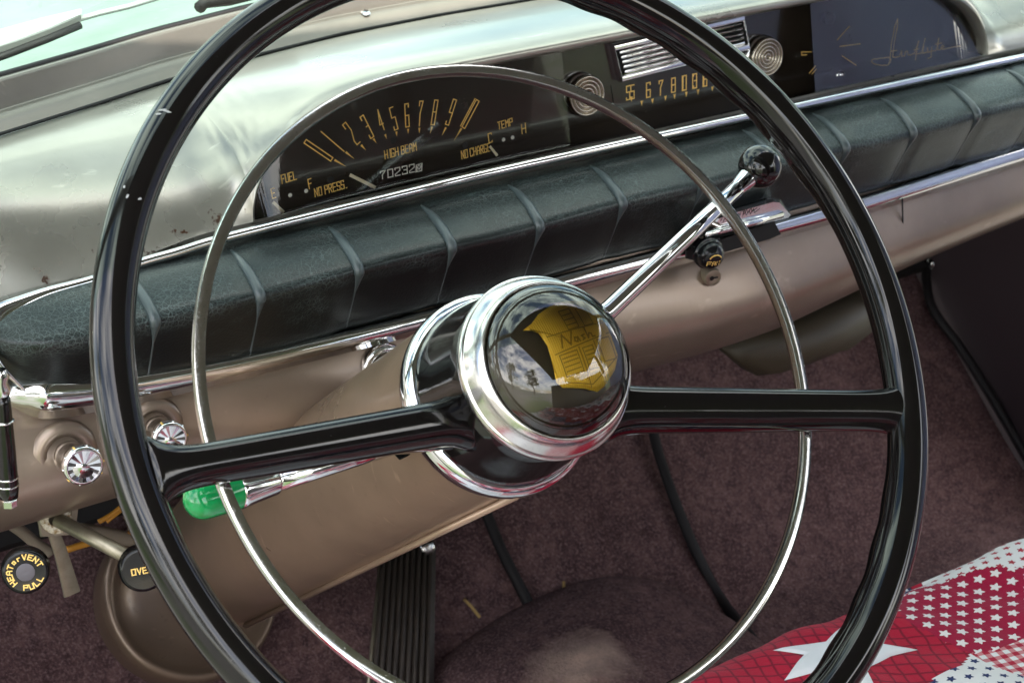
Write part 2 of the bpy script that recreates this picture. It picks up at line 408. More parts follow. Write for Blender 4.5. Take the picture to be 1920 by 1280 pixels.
def ribbons(polys, wd, fn):
    """flat printed strokes: fn(a, b, c) places a point, c is the height over the print"""
    v, f = [], []
    for pl in polys:
        for (x0, y0), (x1, y1) in zip(pl, pl[1:]):
            d = hypot(x1 - x0, y1 - y0)
            if d < 1e-9: continue
            ux, uy = (x1 - x0) / d * wd / 2, (y1 - y0) / d * wd / 2
            _lift[0] = (_lift[0] + 1) % 14; c = .00012 + _lift[0] * 6e-6; k = len(v)
            v += [fn(x0 - ux + uy, y0 - uy - ux, c), fn(x1 + ux + uy, y1 + uy - ux, c), fn(x1 + ux - uy, y1 + uy + ux, c), fn(x0 - ux - uy, y0 - uy + ux, c)]
            f.append((k, k + 1, k + 2, k + 3))
    return v, f
def text(s, O, R, U, h, cw, gap, wd, slant=0):
    """stroke text from O (lower left) along unit R, up unit U"""
    O, R, U = V(O), V(R), V(U); n = R.cross(U).normalized(); x = 0; polys = []
    for ch in s:
        if ch == ' ': x += cw * .7; continue
        for pl in GL[ch]: polys.append([(x + p[0] * cw + p[1] * h * slant, p[1] * h) for p in pl])
        x += (cw * .4 if ch in 'I1.' else cw) + gap
    return ribbons(polys, wd, lambda a, b, c: O + R * a + U * b + n * c)

# ================================================================== SETTING: carpet floor, ground
FZ, TOE = -.52, -.95
def toe(x, y): return on((x, y), (0, -1, 1), TOE)
def fl(x, y, lift=0):
    p = on((x, y), (0, -1, 1), TOE + lift * 1.414)
    return p if p.y > .43 else onZ(x, y, FZ + lift)
prof = [(-.75, FZ), (-.2, FZ), (.1, FZ), (.33, FZ), (.40, FZ + .004), (.44, FZ + .018), (.50, -.45), (.62, -.33), (.74, -.21), (.80, -.155), (.84, -.10), (.86, -.02), (.86, .03)]
pp = smooth_path([V((0, a, b)) for a, b in prof], 5)
def floor_fn(a, b):
    q = pp[round(b * (len(pp) - 1))]; x = -.31 + 1.17 * a
    return V((x, q.y + .004 * sin(9 * x + 3 * q.y), q.z + .004 * sin(7 * x + 11 * q.y)))
struct(mk('floor', grid(floor_fn, 40, len(pp) - 1), M['carpet']))
g_ = mat('asphalt_and_grass', (.08, .08, .07), .9); t = T(g_)
t.set('Base Color', t.mix(t.ramp(t.noise(.16, 4, .6), [(.47, 0), (.56, 1)]), (.16, .155, .145), (.05, .085, .02)))
struct(mk('ground', grid(lambda a, b: V((-120 + 240 * a, -120 + 240 * b, -.98)), 4, 4), g_))

hump = thing('carpet_mound', 'raised purple brown carpet mound over the tunnel beside the pedal', 'carpet mound', (.36, .33, FZ))
MO = [(800, 1275), (840, 1240), (920, 1182), (995, 1143), (1070, 1112), (1150, 1096), (1220, 1101), (1290, 1128), (1400, 1192), (1500, 1290), (1450, 1430), (1130, 1480), (850, 1420), (770, 1330)]
mo = smooth_path([fl(x, y) for x, y in MO + MO[:1]], 6)[:-1]
mc = fl(1130, 1330, .06)
def hump_fn(a, b):
    p = mo[round(a * len(mo)) % len(mo)]; q = b
    r = p.lerp(mc, q); r.z += .020 * sqrt(max(0, 1 - (1 - min(1, q * 5)) ** 2)) + .010 * sin(pi * q / 2); return r
mk('cover', grid(hump_fn, len(mo), 20, True), M['carpet_sunlit'], hump)
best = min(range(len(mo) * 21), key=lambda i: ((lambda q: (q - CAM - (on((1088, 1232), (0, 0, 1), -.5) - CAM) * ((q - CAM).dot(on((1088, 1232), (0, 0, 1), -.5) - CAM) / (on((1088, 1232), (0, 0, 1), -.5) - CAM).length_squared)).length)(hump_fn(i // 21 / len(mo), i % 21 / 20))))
SUNPT.inputs[1].default_value = hump_fn(best // 21 / len(mo), best % 21 / 20)
mk('edge_cord', tube([p + V((0, -.001, .002)) for p in mo[:60]], .0024, 6), M['piping'], hump)

fw = thing('under_dash_shade', 'added black sheet painting the shade under the dash above the carpet', 'shade sheet', (.28, .75, -.2))
mk('pad', sweep([V((-.31, .70, -.238)), V((.86, .70, -.238))], [(.012, -.10), (.014, .0), (.012, .140), (0, .140), (0, -.10)], V((0, -1, 1))), M['dark'], fw, sharp=40)  # added black sheet, under-dash shade put into its colour

pip = thing('carpet_piping', 'dark welt cord sewn along the carpet seams on the toe board', 'carpet piping', fl(995, 1140))
for pts in ([(905, 945), (940, 1030), (970, 1090), (998, 1145)], [(1222, 790), (1238, 860), (1290, 1000), (1350, 1120), (1425, 1215)], [(1735, 470), (1745, 570), (1800, 650), (1860, 745), (1940, 880)]):
    mk('cord', tube(smooth_path([fl(x, y, .010) for x, y in pts], 5), .0050, 8), M['piping'], pip)

k = thing('kick_panel', 'dark maroon side panel on the far side of the footwell', 'side panel', (.86, .4, FZ))
mk('panel', grid(lambda a, b: V((.862 + .012 * sin(pi * b), .27 + .59 * a, FZ + .60 * b)), 8, 8), M['kick'], k)
for y_, z_ in ((.36, -.30), (.36, -.08), (.60, -.33)): mk('screw', lathe([(.006, 0), (.0055, .002), (.003, .0034), (0, .0038)], V((.862 + .012 * sin(pi * (z_ - FZ) / .60), y_, z_)), V((-1, 0, 0)), 16), M['satin'], k)
k = thing('cowl_shade_panel', 'dark unseen panel added to shade the driver side of the footwell', 'side panel', (-.315, .45, FZ))
mk('panel', grid(lambda a, b: V((-.318 - .006 * sin(pi * b), .22 + .66 * a, FZ - .04 + .36 * b)), 8, 8), M['kick'], k)  # added out of view, height cut to tune light in the footwell
mk('seam', tube([V((.858, .62, -.5)), V((.855, .62, -.1))], .003, 6), M['piping'], k)

# ================================================================== car shell outside the frame: it shades the cabin and shows in the chrome
seam_px = [(-60, 272), (0, 253), (200, 190), (320, 150), (480, 105), (640, 65), (820, 30), (1000, 0)]
SZ = .058
_s = [onZ(x, y, SZ) for x, y in seam_px]
def seamY(x):
    if x <= _s[0].x: return _s[0].y + (x - _s[0].x) * .55
    for a, b in zip(_s, _s[1:]):
        if x <= b.x: q = (x - a.x) / (b.x - a.x); return a.y + (b.y - a.y) * q
    e = _s[-1]; c = .32
    sl_ = (_s[-1].y - _s[-3].y) / (_s[-1].x - _s[-3].x)
    if x < 2 * c - e.x: d0 = e.x - c; return e.y + sl_ / (2 * d0) * ((x - c) ** 2 - d0 ** 2)
    return seamY(2 * c - x)
shell = thing('car_shell', 'pale mint bonnet and roof shell of the old saloon around the dashboard', 'car body', (.3, 0, -.9))
def hood_fn(a, b):
    x = -.42 + 1.5 * a; q = (a - .5) * 2
    y = max(seamY(min(max(x, -.3), .95)), .25) + .055 + 1.5 * b
    return V((x, y, .062 - .10 * b * b - .09 * q * q - .02 * b + .018 * math.exp(-(x - .33) ** 2 / .02)))
mk('bonnet', grid(hood_fn, 40, 24), M['mint'], shell)
def roof_fn(a, b):
    q = 2 * a - 1; y = -1.5 + 1.56 * b
    return V((.29 + .60 * q, y, .50 - .05 * q * q - .03 * (2 * b - 1) ** 2))
mk('roof', grid(roof_fn, 16, 16), M['headliner'], shell)
mk('pillar', tube([V((-.34, .33, .07)), V((-.33, .2, .28)), V((-.30, .05, .45))], .026, 10), M['garnish'], shell)
mk('pillar', tube([V((.93, .33, .07)), V((.91, .2, .28)), V((.88, .05, .45))], .026, 10), M['garnish'], shell)
mk('pillar', tube([V((.90, -.75, .05)), V((.88, -.8, .45))], .04, 10), M['headliner'], shell)
mk('door_panel', grid(lambda a, b: V((.93 + .75 * a, .42 + .12 * a, -.60 + .68 * b)), 4, 4), M['trimcloth'], shell)
mk('sill', tube([V((.90, -1.4, -.60)), V((.90, .6, -.60))], .05, 10), M['mint'], shell)
mk('rear_panel', grid(lambda a, b: V((-.32 + 1.22 * a, -1.45, -.6 + .68 * b)), 4, 4), M['trimcloth'], shell)
mk('sill', tube([V((-.33, -1.4, -.60)), V((-.33, .6, -.60))], .05, 10), M['mint'], shell)

seat = thing('bench_seat', 'dark bench seat under the patchwork quilt', 'car seat', (.3, -.3, FZ))
mk('cushion', grid(lambda a, b: V((-.26 + 1.08 * a, -.62 + .66 * b, -.275)), 4, 4), M['trimcloth'], seat)
mk('front_board', grid(lambda a, b: V((-.26 + 1.08 * a, .04, FZ + .245 * b)), 4, 2), M['trimcloth'], seat)
mk('backrest', grid(lambda a, b: V((-.22 + 1.04 * a, -.64 - .12 * b, -.3 + .42 * b)), 4, 4), M['trimcloth'], seat)
jk = thing('denim_stand_in', 'unseen blue denim cloth added as stand-in for a person at the passenger door, mirrored in the right gauge panel', 'jacket', (.86, -.28, -.3))  # no real jacket: added cloth standing in for a person in denim
mk('cloth', grid(lambda a, b: V((.86 + .012 * sin(15 * a + 2 * sin(4 * b)) + .010 * sin(11 * b + 9 * a), -.55 + .62 * a + .05 * (1 - b) * sin(6 * a), -.30 + .68 * b)), 48, 30), M['denim'], jk)  # stands in for a person in denim, added for the gauge panel's reflection

# ================================================================== windshield with garnish and wipers
ws = thing('windshield', 'curved windshield glass in a grey garnish moulding above the dash', 'windshield', (.3, .42, SZ))
XL, XR = -.36, .95
def gx(a): return XL + (XR - XL) * a
gsec = [(0, 0), (.006, .0075), (.011, .0095), (.013, .010), (.0165, .0235), (.0185, .0255), (.022, .0255)]
gp = smooth_path([V((0, y, z)) for y, z in gsec], 3)
mk('garnish_moulding', grid(lambda a, b: V((gx(a), seamY(gx(a)) + gp[round(b * (len(gp) - 1))].y, SZ + gp[round(b * (len(gp) - 1))].z)), 120, len(gp) - 1), M['garnish'], ws)
mk('rubber_seal', sweep([V((gx(i / 90), seamY(gx(i / 90)) + .0235, SZ + .0255)) for i in range(91)], ring(.0022, 8), V((0, 0, 1))), M['piping'], ws)
mk('glass', grid(lambda a, b: V((gx(a), seamY(gx(a)) + .0235 - .34 * b, SZ + .0255 + .40 * b)), 60, 6), M['glass'], ws)
mk('seam', tube([V((gx(i / 90), seamY(gx(i / 90)) - .0002, SZ + .0004)) for i in range(91)], .0011, 6), M['slot'], ws)
scp = onZ(670, 21, SZ + .0085)
for sx in (scp.x, scp.x - .46, scp.x + .25):
    q = V((sx, seamY(sx) + .0075, SZ + .0090)); nn = V((0, -.35, 1))
    s_ = mk('screw', lathe([(.0034, 0), (.0032, .0008), (.0022, .0015), (0, .0017)], q, nn, 20), M['chrome'], ws)
    mk('cross_slot', join(slab([q + V((-.0018, -.0003, .0016)), q + V((.0018, -.0003, .0016)), q + V((.0018, .0003, .0016)), q + V((-.0018, .0003, .0016))], nn, .0003, .0001),
                          slab([q + V((-.0003, -.0018, .0013)), q + V((.0003, -.0018, .0013)), q + V((.0003, .0018, .0019)), q + V((-.0003, .0018, .0019))], nn, .0004, .0001)), M['slot'], s_)
def wip(x, y): return on((x, y), (0, -.45, 1), -.45 * .47 + .10)
wp = thing('wiper', 'silver wiper arm with a slim blade at the left end of the windshield', 'wiper', wip(60, 75), 'windshield wipers')
arm = [wip(x, y) for x, y in ((-60, 88), (0, 70), (75, 49), (153, 31), (152, 42), (90, 69), (40, 88), (-60, 122))]
mk('arm', slab(arm, V((0, -.45, 1)), .006, .001), M['silver'], wp, smooth=False)
mk('blade_rubber', tube([wip(-60, 128), wip(20, 100), wip(90, 73), wip(150, 48)], .0025, 8), M['piping'], wp)
mk('blade', tube([wip(150, 36), wip(185, 26), wip(240, 13), wip(330, -14)], .0018, 8), M['silver'], wp)
wp = thing('wiper', 'dark end of the second wiper blade just above the rim of the steering wheel', 'wiper', wip(420, 5), 'windshield wipers')
mk('blade', tube([wip(374, 15), wip(384, 5), wip(430, 0), wip(520, -22)], .004, 8), M['piping'], wp)
mk('blade_holder', tube([wip(378, 6), wip(390, -2), wip(520, -34)], .0022, 8), M['steel'], wp)

# ================================================================== dashboard
dash = thing('dashboard', 'champagne metal dashboard with a long gauge panel and black padded roll', 'dashboard', (.3, .30, -.10))
ZB, HH = .004, .064
X0, X1, X2, X3 = -.031, .068, .42, .556
YE = .257
def hop(x):
    if x <= X0 or x >= X3: return 0
    if x < X1: return HH * sqrt(max(0, 1 - ((X1 - x) / (X1 - X0)) ** 2))
    if x > X2: return HH * sqrt(max(0, 1 - ((x - X2) / (X3 - X2)) ** 2.4))
    return HH
xs = [-.36 + .33 * i / 30 for i in range(30)]
xs += [X1 - (X1 - X0) * cos(pi / 2 * i / 40) for i in range(41)]
xs += [X1 + (X2 - X1) * i / 26 for i in range(1, 27)]
xs += [X2 + (X3 - X2) * sin(pi / 2 * i / 40) for i in range(1, 41)]
xs += [X3 + (.95 - X3) * i / 20 for i in range(1, 21)]
def skin(x, b):
    h = hop(x); q = h / HH
    dr = max(0, min(1, (-.05 - x) / .14)); dr = dr * dr * (3 - 2 * dr)
    B = V((x, seamY(x) - .0008, SZ - .0006)); E = V((x, YE - .008 * dr, ZB + h - .019 * dr))
    P1 = B + V((0, -.055, .004 + .012 * q)); P2 = E + V((0, .010 - .022 * q, .030 - .012 * q))
    u = 1 - b
    return B * u ** 3 + P1 * 3 * u * u * b + P2 * 3 * u * b * b + E * b ** 3
NV = 40
def skin_soft(x, b):
    w_ = .055 * (1 - b) ** .5 * math.exp(-((x - .01) / .13) ** 2) + .02 * (1 - b) ** .6 * math.exp(-((x - X3) / .06) ** 2)
    if w_ < .0006: return skin(x, b)
    y = z = tot = 0
    for k in range(-8, 9):
        p = skin(x + w_ * k / 8 * 1.6, b); g = math.exp(-(k / 5) ** 2); y += p.y * g; z += p.z * g; tot += g
    return V((x, y / tot, z / tot))
v = [skin_soft(x, j / NV) for x in xs for j in range(NV + 1)]
f = [(i * (NV + 1) + j, i * (NV + 1) + j + 1, (i + 1) * (NV + 1) + j + 1, (i + 1) * (NV + 1) + j) for i in range(len(xs) - 1) for j in range(NV)]
mk('top_cowl', (v, f), M['paint'], dash)
mk('front_backing', grid(lambda a, b: V((-.36 + 1.3 * a, .262, (.003 - .02 * max(0, min(1, (.26 - 1.3 * a) / .14))) * (1 - b) - .10 * b)), 60, 2), M['paint'], dash)
FY = .283
ex = [x for x in xs if X0 <= x <= X3]
lip = [(0, 0), (.002, -.0018), (.006, -.0022), (.014, -.0015), (FY - YE + .002, -.001)]
v = []
for x in ex:
    h = hop(x); nx = 0 if X1 < x < X2 else ((x - X1) / (X1 - X0) if x <= X1 else (x - X2) / (X3 - X2))
    nz = h / HH
    for dy, dr in lip: v.append(V((x + nx * dr, YE + dy, max(ZB - .002, ZB + h + nz * dr))))
f = [(i * 5 + j, i * 5 + j + 1, (i + 1) * 5 + j + 1, (i + 1) * 5 + j) for i in range(len(ex) - 1) for j in range(4)]
mk('panel_recess', (v, f), M['paint'], dash)
# gauge face
v = [V((x, FY, ZB + hop(x) + .001)) for x in ex] + [V((x, FY, -.006)) for x in ex]
k_ = len(ex)
f = [(i, i + k_, i + k_ + 1, i + 1) for i in range(k_ - 1)]
face = mk('gauge_face', (v, f), M['face'], dash, smooth=False)
led = [(FY - .0006, -.0035), (FY - .004, -.0030), (YE + .004, .0015), (YE - .004, .0030)]
mk('panel_ledge', grid(lambda a, b: V((X0 + (X3 - X0) * a, *led[round(b * 3)])), 30, 3), M['face'], dash)
for lo_, hi_ in ((X0, .192), (.385, X3)):
    lens_v = []
    for x in ex:
        if lo_ <= x <= hi_: lens_v += [V((x, YE + .012, max(ZB - .001, ZB + hop(x) - .001))), V((x, YE + .0035, ZB - .0008))]
    mk('gauge_lens', (lens_v, [(2 * i, 2 * i + 1, 2 * i + 3, 2 * i + 2) for i in range(len(lens_v) // 2 - 1)]), M['lens'] if lo_ < 0 else M['glove_lens'], dash, smooth=False)
def fp(x, y): return onY(x, y, FY)
NF = V((0, -1, 0)); UX_, UZ_ = V((1, 0, 0)), V((0, 0, 1))
def ftext(name, s, p0, p1, hpx, cw, gap, wd, m, slant=0):
    """print on the gauge face from p0 to p1 (lower left, lower right in the photo)"""
    a, b = fp(*p0), fp(*p1); R = (b - a); Lw = R.length; R.normalize(); U = R.cross(NF) * -1; U = NF.cross(R)
    n = sum(.7 if c == ' ' else (.4 if c in 'I1.' else 1) for c in s); cwid = Lw / (n + gap * (len(s) - s.count(' ') - 1)); 
    mk(name, text(s, a, R, U, hpx, cwid, gap * cwid, wd, slant), m, face, smooth=False)
nums = [('0', (572,265), (622,299)), ('1', (602,247), (645,284)), ('2', (645,232), (672,269)), ('3', (678,218), (698,258)), ('4', (707,207), (719,244)), ('5', (733,202), (743,243)),
        ('6', (762,195), (764,238)), ('7', (790,190), (787,236)), ('8', (818,188), (811,234)), ('9', (853,187), (838,234)), ('10', (893,187), (866,238))]
for s, tp, bt in nums:
    a, b = fp(*bt), fp(*tp); U = b - a; h = U.length; U.normalize(); R = U.cross(NF) * 1; R = NF.cross(U) * -1
    if R.x < 0: R = -R
    cw = .0024 if s not in '1' else .0010
    wtot = (cw * 1.4 + .0014) if s == '10' else cw
    mk('numeral', text(s, a - R * wtot / 2, R, U, h, cw, .0014, .00066), M['gold'], face, smooth=False)
for a, b in [((627,300),(650,313)), ((648,285),(664,298)), ((677,272),(686,282)), ((700,260),(706,269)), ((722,252),(725,261)), ((743,247),(744,256)), ((765,242),(765,251)), ((786,240),(786,250)), ((810,238),(806,251)), ((836,239),(828,255)), ((865,241),(851,264))]:
    p, q = fp(*a), fp(*b); d = (q - p).normalized(); s_ = d.cross(NF) * .0007; o_ = NF * .0002
    mk('tick', ([p - s_ + o_, p + s_ + o_, q + o_], [(0, 1, 2)]), M['gold'], face, smooth=False)
ftext('lettering', 'FUEL', (529, 344), (556, 336), .0050, 0, .45, .00055, M['gold'])
ftext('lettering', 'E', (511, 372), (517, 370), .0058, 0, .4, .00055, M['gold'])
ftext('lettering', 'F', (580, 354), (586, 352), .0058, 0, .4, .00055, M['gold'])
ftext('lettering', 'NO PRESS.', (591, 369), (650, 352), .0050, 0, .5, .00055, M['gold'])
ftext('lettering', 'HIGH BEAM', (722, 298), (781, 282), .0050, 0, .5, .00055, M['gold'])
ftext('lettering', 'NO CHARGE', (866, 298), (919, 283), .0050, 0, .5, .00055, M['gold'])
ftext('lettering', 'TEMP', (934, 243), (961, 235), .0046, 0, .45, .00055, M['gold'])
ftext('lettering', 'C', (917, 268), (923, 266), .0058, 0, .4, .00055, M['gold'])
ftext('lettering', 'H', (979, 251), (986, 249), .0062, 0, .4, .00055, M['gold'])
ftext('odometer_digits', '70232', (714, 336), (777, 322), .0048, 0, .5, .00062, M['white'])
for x, y in ((544, 366), (574, 358), (944, 262), (961, 258)):
    mk('lamp_dot', lathe([(.0013, .0001), (.0011, .0005), (0, .0007)], fp(x, y), NF, 14), M['white'], face)
def needle(a, b, wd):
    p, q = fp(*a), fp(*b); d = (q - p).normalized(); s_ = d.cross(NF) * wd; o_ = NF * .0025
    mk('needle', slab([p - s_ + o_, p + s_ + o_, q + s_ + o_, q - s_ + o_], NF, .0005, .0001), M['cream'], face, smooth=False)
needle((652, 326), (700, 350), .0010); needle((508, 377), (528, 396), .0009); needle((914, 273), (928, 290), .0008)
mk('odometer_wheel', slab([fp(779, 309) + NF * .0004, fp(778, 323) + NF * .0004, fp(790, 320) + NF * .0004, fp(791, 305) + NF * .0004], NF, .0008, .0002), M['white'], face, smooth=False)
oq = fp(779, 320); 
mk('odometer_mark', ribbons([[(.0006, .0028), (.0016, .0012), (.0026, .0030)], [(.0006, .0005), (.0008, -.0004), (.0026, -.0002), (.0027, .0006)]], .0006, lambda a, b, c: oq + V((a + .0002, -c - .0014, b + .0006))), M['slot'], face, smooth=False)
for x, y, in ((620, 337), (738, 263), (872, 272)):
    mk('indicator_hole', lathe([(.0022, .00015), (0, .00018)], fp(x, y), NF, 16), M['slot'], face)
# radio: grille, dial, script
grl = mk('radio_grille', sweep([fp(1143, 88) + NF * .003, fp(1157, 146) + NF * .003, fp(1395, 86) + NF * .003, fp(1385, 32) + NF * .003], superell(.0032, .0022, 3, 12), lambda i: NF, closed=True), M['chrome'], dash, sharp=40)
p0, p1 = fp(1147, 92), fp(1160, 142); q0, q1 = fp(1386, 34), fp(1394, 86)
mk('grille_back', slab([p0 + NF * .0006, p1 + NF * .0006, q1 + NF * .0006, q0 + NF * .0006], NF, .0008, .0002), M['slot'], grl, smooth=False)
for i in range(5):
    k_ = (i + .75) / 5.6; a, b = p0.lerp(p1, k_) + UX_ * .003, q0.lerp(q1, k_) - UX_ * .002
    mk('slat', sweep([a + NF * .0032, b + NF * .0032], superell(.0014, .0013, 2.6, 12), NF), M['chrome'], grl)
mk('yellow_strip', slab([p0.lerp(p1, .90) + NF * .0020 + UX_ * .003, p1.lerp(p0, .02) + NF * .0020 + UX_ * .003, q1.lerp(q0, .02) + NF * .0020, q1.lerp(q0, .10) + NF * .0020], NF, .0006, .0001), mat('dial_green', (.30, .42, .02), .4), grl, smooth=False)
for s, cx, cy, h in (('55', 727, 694, 102), ('6', 862, 676, 108), ('7', 957, 660, 108), ('8', 1050, 640, 105), ('10', 1125, 625, 108), ('13', 1203, 610, 105), ('16', 1280, 596, 105)):
    x, y = 1000 + cx / 4, cy / 4; a = fp(x, y + h / 8); b = fp(x, y - h / 8); h_ = abs(b.z - a.z)
    cw = .0030 if len(s) == 1 else .0026; tw = cw * len(s) + .0009 * (len(s) - 1) - (.6 * cw if '1' in s else 0)
    mk('numeral', text(s, V((a.x - tw / 2, FY, a.z)), UX_, UZ_, h_, cw, .0009, .0008), M['gold'], face, smooth=False)
for cx, cy in ((735, 745), (812, 775), (893, 760), (990, 738), (1058, 725), (1146, 708), (1234, 690), (1342, 668)):
    p = fp(1000 + cx / 4, cy / 4) + NF * .0002
    mk('tick', ([p + V((-.0011, 0, .0016)), p + V((.0011, 0, .0016)), p + V((0, 0, -.0018))], [(0, 2, 1)]), M['gold'], face, smooth=False)
mk('seam', tube([fp(1145, 160) + NF * .0001, fp(1155, 220) + NF * .0001], .0003, 6), M['slot'], face)
# glove box script and clock marks
scr = [[(777, 455), (790, 445), (905, 432), (920, 445), (918, 470), (895, 490), (850, 492), (795, 480), (777, 465), (777, 455)], [(905, 485), (915, 440), (925, 330), (950, 200), (972, 145), (970, 200), (945, 330), (935, 430), (960, 432), (985, 425)], [(920, 385), (965, 380)],
       [(985, 425), (1000, 385), (1003, 425), (1025, 420)], [(1025, 420), (1030, 390), (1045, 385), (1050, 415), (1072, 412)], [(1072, 412), (1100, 400), (1130, 310), (1120, 350), (1105, 450)], [(1095, 375), (1130, 368)],
       [(1105, 408), (1150, 400), (1178, 290), (1168, 330), (1160, 400), (1195, 392)], [(1195, 360), (1200, 395), (1225, 385), (1228, 355), (1222, 430), (1200, 440)], [(1228, 385), (1260, 380), (1280, 290), (1270, 375), (1290, 375)], [(1255, 335), (1300, 325)],
       [(1290, 375), (1320, 350), (1310, 340), (1298, 360), (1310, 372), (1340, 365), (1400, 352), (1482, 345)]]
def spt(x, y): return fp(1440 + x / 4, y / 4)
for pl in scr: pass
O_ = spt(777, 455)
mk('script_lettering', ribbons([[((spt(*q) - O_).x, (spt(*q) - O_).z) for q in pl] for pl in scr], .0006, lambda a, b, c: O_ + V((a, -c, b))), M['gold'], face, smooth=False)
for a, b in (((250, 392), (325, 390)), ((252, 415), (290, 412)), ((252, 392), (252, 415)), ((310, 550), (355, 498)), ((330, 555), (362, 520)), ((540, 350), (690, 330)), ((555, 420), (660, 490)), ((520, 300), (610, 200))):
    p, q = spt(*a), spt(*b)
    mk('clock_mark', ribbons([[(0, 0), ((q - p).x, (q - p).z)]], .0006, lambda x, y, c: p + V((x, -c, y))), M['gold'], face, smooth=False)
for x, y, m_ in ((1552, 34, 'slot'), (1571, 140, 'chrome')):
    mk('screw', lathe([(.0042, 0), (.0040, .0015), (.0025, .003), (0, .0034)], fp(x, y) + NF * .002, NF, 20), M[m_], dash)

# top chrome strip, wrapped round the left end of the pad
tp = [(2040, 84), (1900, 112), (1500, 198), (1000, 306), (700, 377), (430, 444), (330, 474), (263, 493), (175, 525), (90, 549), (35, 572), (0, 592), (-16, 618), (-18, 645), (-8, 672), (8, 694), (26, 712), (46, 731)]
ty = [.250] * 6 + [.250, .250, .249, .247, .244, .241, .237, .233, .230, .228, .227, .226]
path = smooth_path([onY(x, y, d) for (x, y), d in zip(tp, ty)], 6)
def tsc(q):
    k = .85 + 1.1 * math.exp(-((q - .66) / .10) ** 2)
    e = 1 if q < .72 else max(.2, 1 - (q - .72) / .28 * .8)
    return (e, k * e)
mk('top_trim', sweep(path, superell(.0035, .0034, 2.4, 14), V((0, -1, .5)), tsc), M['chrome'], dash)

# padded roll
psec = smooth_path([V((0, y, z)) for y, z in [(.256, -.004), (.247, -.0042), (.236, -.0065), (.224, -.0115), (.2145, -.0180), (.2118, -.0225), (.2140, -.0285), (.219, -.038), (.2245, -.048), (.230, -.058), (.2345, -.0655), (.246, -.068)]], 4)
PX0, PXS = -.193, -.135
def pad_pt(x, q, out=0):
    i = q * (len(psec) - 1); a = int(min(i, len(psec) - 2)); p = psec[a].lerp(psec[a + 1], i - a)
    d = (psec[a + 1] - psec[a]).normalized(); nn = V((0, -abs(d.z) if True else 0, 0)); nn = V((0, d.z, -d.y)) 
    if nn.y > 0 and nn.z < 0: nn = -nn
    y, z = p.y + nn.y * out, p.z + nn.z * out
    if x < PXS:
        e = sqrt(max(0, 1 - ((PXS - x) / (PXS - PX0)) ** 2)); e3 = e ** .8
        y = .252 + (y - .252) * (.30 + .70 * e3); z = -.030 + (z + .030) * (.30 + .70 * e) + .012 * (1 - e) * (1 if q < .5 else .6)
    return V((x, y, z + .0006 * sin(40 * x) * (1 if q > .3 else 0)))
pxs = [PXS - (PXS - PX0) * cos(pi / 2 * i / 24) for i in range(25)] + [PXS + (.95 - PXS) * i / 160 for i in range(1, 161)]
WELT = [-.112 + .0612 * i for i in range(17)]
def puff(x):
    d = min(abs(x - w_) for w_ in WELT); return -.0016 * math.exp(-(d / .0035) ** 2)
nq = 44
v = [pad_pt(x, j / nq, puff(x) * (1 if x > -.12 else 0)) for x in pxs for j in range(nq + 1)]
f = [(i * (nq + 1) + j, (i + 1) * (nq + 1) + j, (i + 1) * (nq + 1) + j + 1, i * (nq + 1) + j + 1) for i in range(len(pxs) - 1) for j in range(nq)]
f.append(tuple(j for j in range(nq + 1)))
pad = mk('padded_roll', (v, f), M['leather'], dash)
for i, w_ in enumerate(WELT):
    if w_ > .9: break
    mk('welt', sweep([pad_pt(w_, .10 + .80 * j / 30, -.0012) for j in range(31)], ring(.0034, 10), V((1, 0, 0)), lambda q: ((.25 + .75 * sin(pi * min(.5, q / .50))) * (1 if q < .46 else max(.22, 1 - (q - .46) * 4)),) * 2), M['welt'], pad)

# lower chrome moulding with a satin sleeve
lt = [(-.187, -.0505), (-.179, -.0545), (-.166, -.0585), (-.144, -.0625), (-.11, -.0660), (-.063, -.0690), (0, -.0708), (.054, -.0718), (.16, -.0722), (.39, -.0742), (.565, -.0690), (.95, -.058)]
path = smooth_path([V((x, .2335 if x > -.17 else .236, z)) for x, z in lt], 8)
def lsc(q):
    k = min(1, .18 + (q / .20)); r_ = 1.25 - .55 * max(0, min(1, (q - .15) / .35)); return (k ** .6 * r_ * .98, (k ** .5) * (.75 + .25 * r_))
lsec = [(.0088, -.004), (.0085, .0015), (.0070, .0052), (.004, .0073), (0, .0080), (-.004, .0073), (-.0072, .0050), (-.0086, .0015), (-.0086, -.004)]
low = mk('lower_trim', sweep(path, [(a, -b) for a, b in lsec], V((0, -.12, 1)), lsc), M['chrome'], dash)
# lower metal face
fsec = smooth_path([V((0, y, z)) for y, z in [(.247, -.054), (.243, -.070), (.237, -.080), (.232, -.092), (.228, -.108), (.230, -.122), (.238, -.136), (.252, -.147), (.272, -.154), (.31, -.158)]], 4)
def low_pt(a, b):
    x = -.34 + 1.27 * a; p = fsec[round(b * (len(fsec) - 1))]
    k = -.010 * math.exp(-((x - .28) / .2) ** 2) * b + (.014 * b if x < -.1 else .014 * b * math.exp(-((x + .1) / .1) ** 2))
    kk = max(0, x - .35) * .10 * b
    return V((x, p.y - .012 * math.exp(-((x - .3) / .12) ** 2) * sin(pi * b), p.z + k + kk))
mk('lower_panel', grid(low_pt, 90, len(fsec) - 1), M['paint_shade'], dash)
for pts in ([(1602, 470), (1592, 500), (1568, 540)], [(1692, 372), (1693, 420), (1690, 475)]):
    mk('seam', tube([onY(x, y, .229) for x, y in pts], .0006, 6), M['slot'], dash)
mk('under_tray', grid(lambda a, b: V((-.33 + 1.2 * a, .31 + .5 * b, -.150 + .12 * b)), 4, 4), M['dark'], dash)
hb = [onY(x, y, .33) for x, y in ((1330, 640), (1480, 585), (1620, 540), (1612, 590), (1560, 640), (1490, 668), (1390, 690))]
mk('heater_box', slab(hb, V((0, -1, 0)), .03, .012), M['heater'], dash)
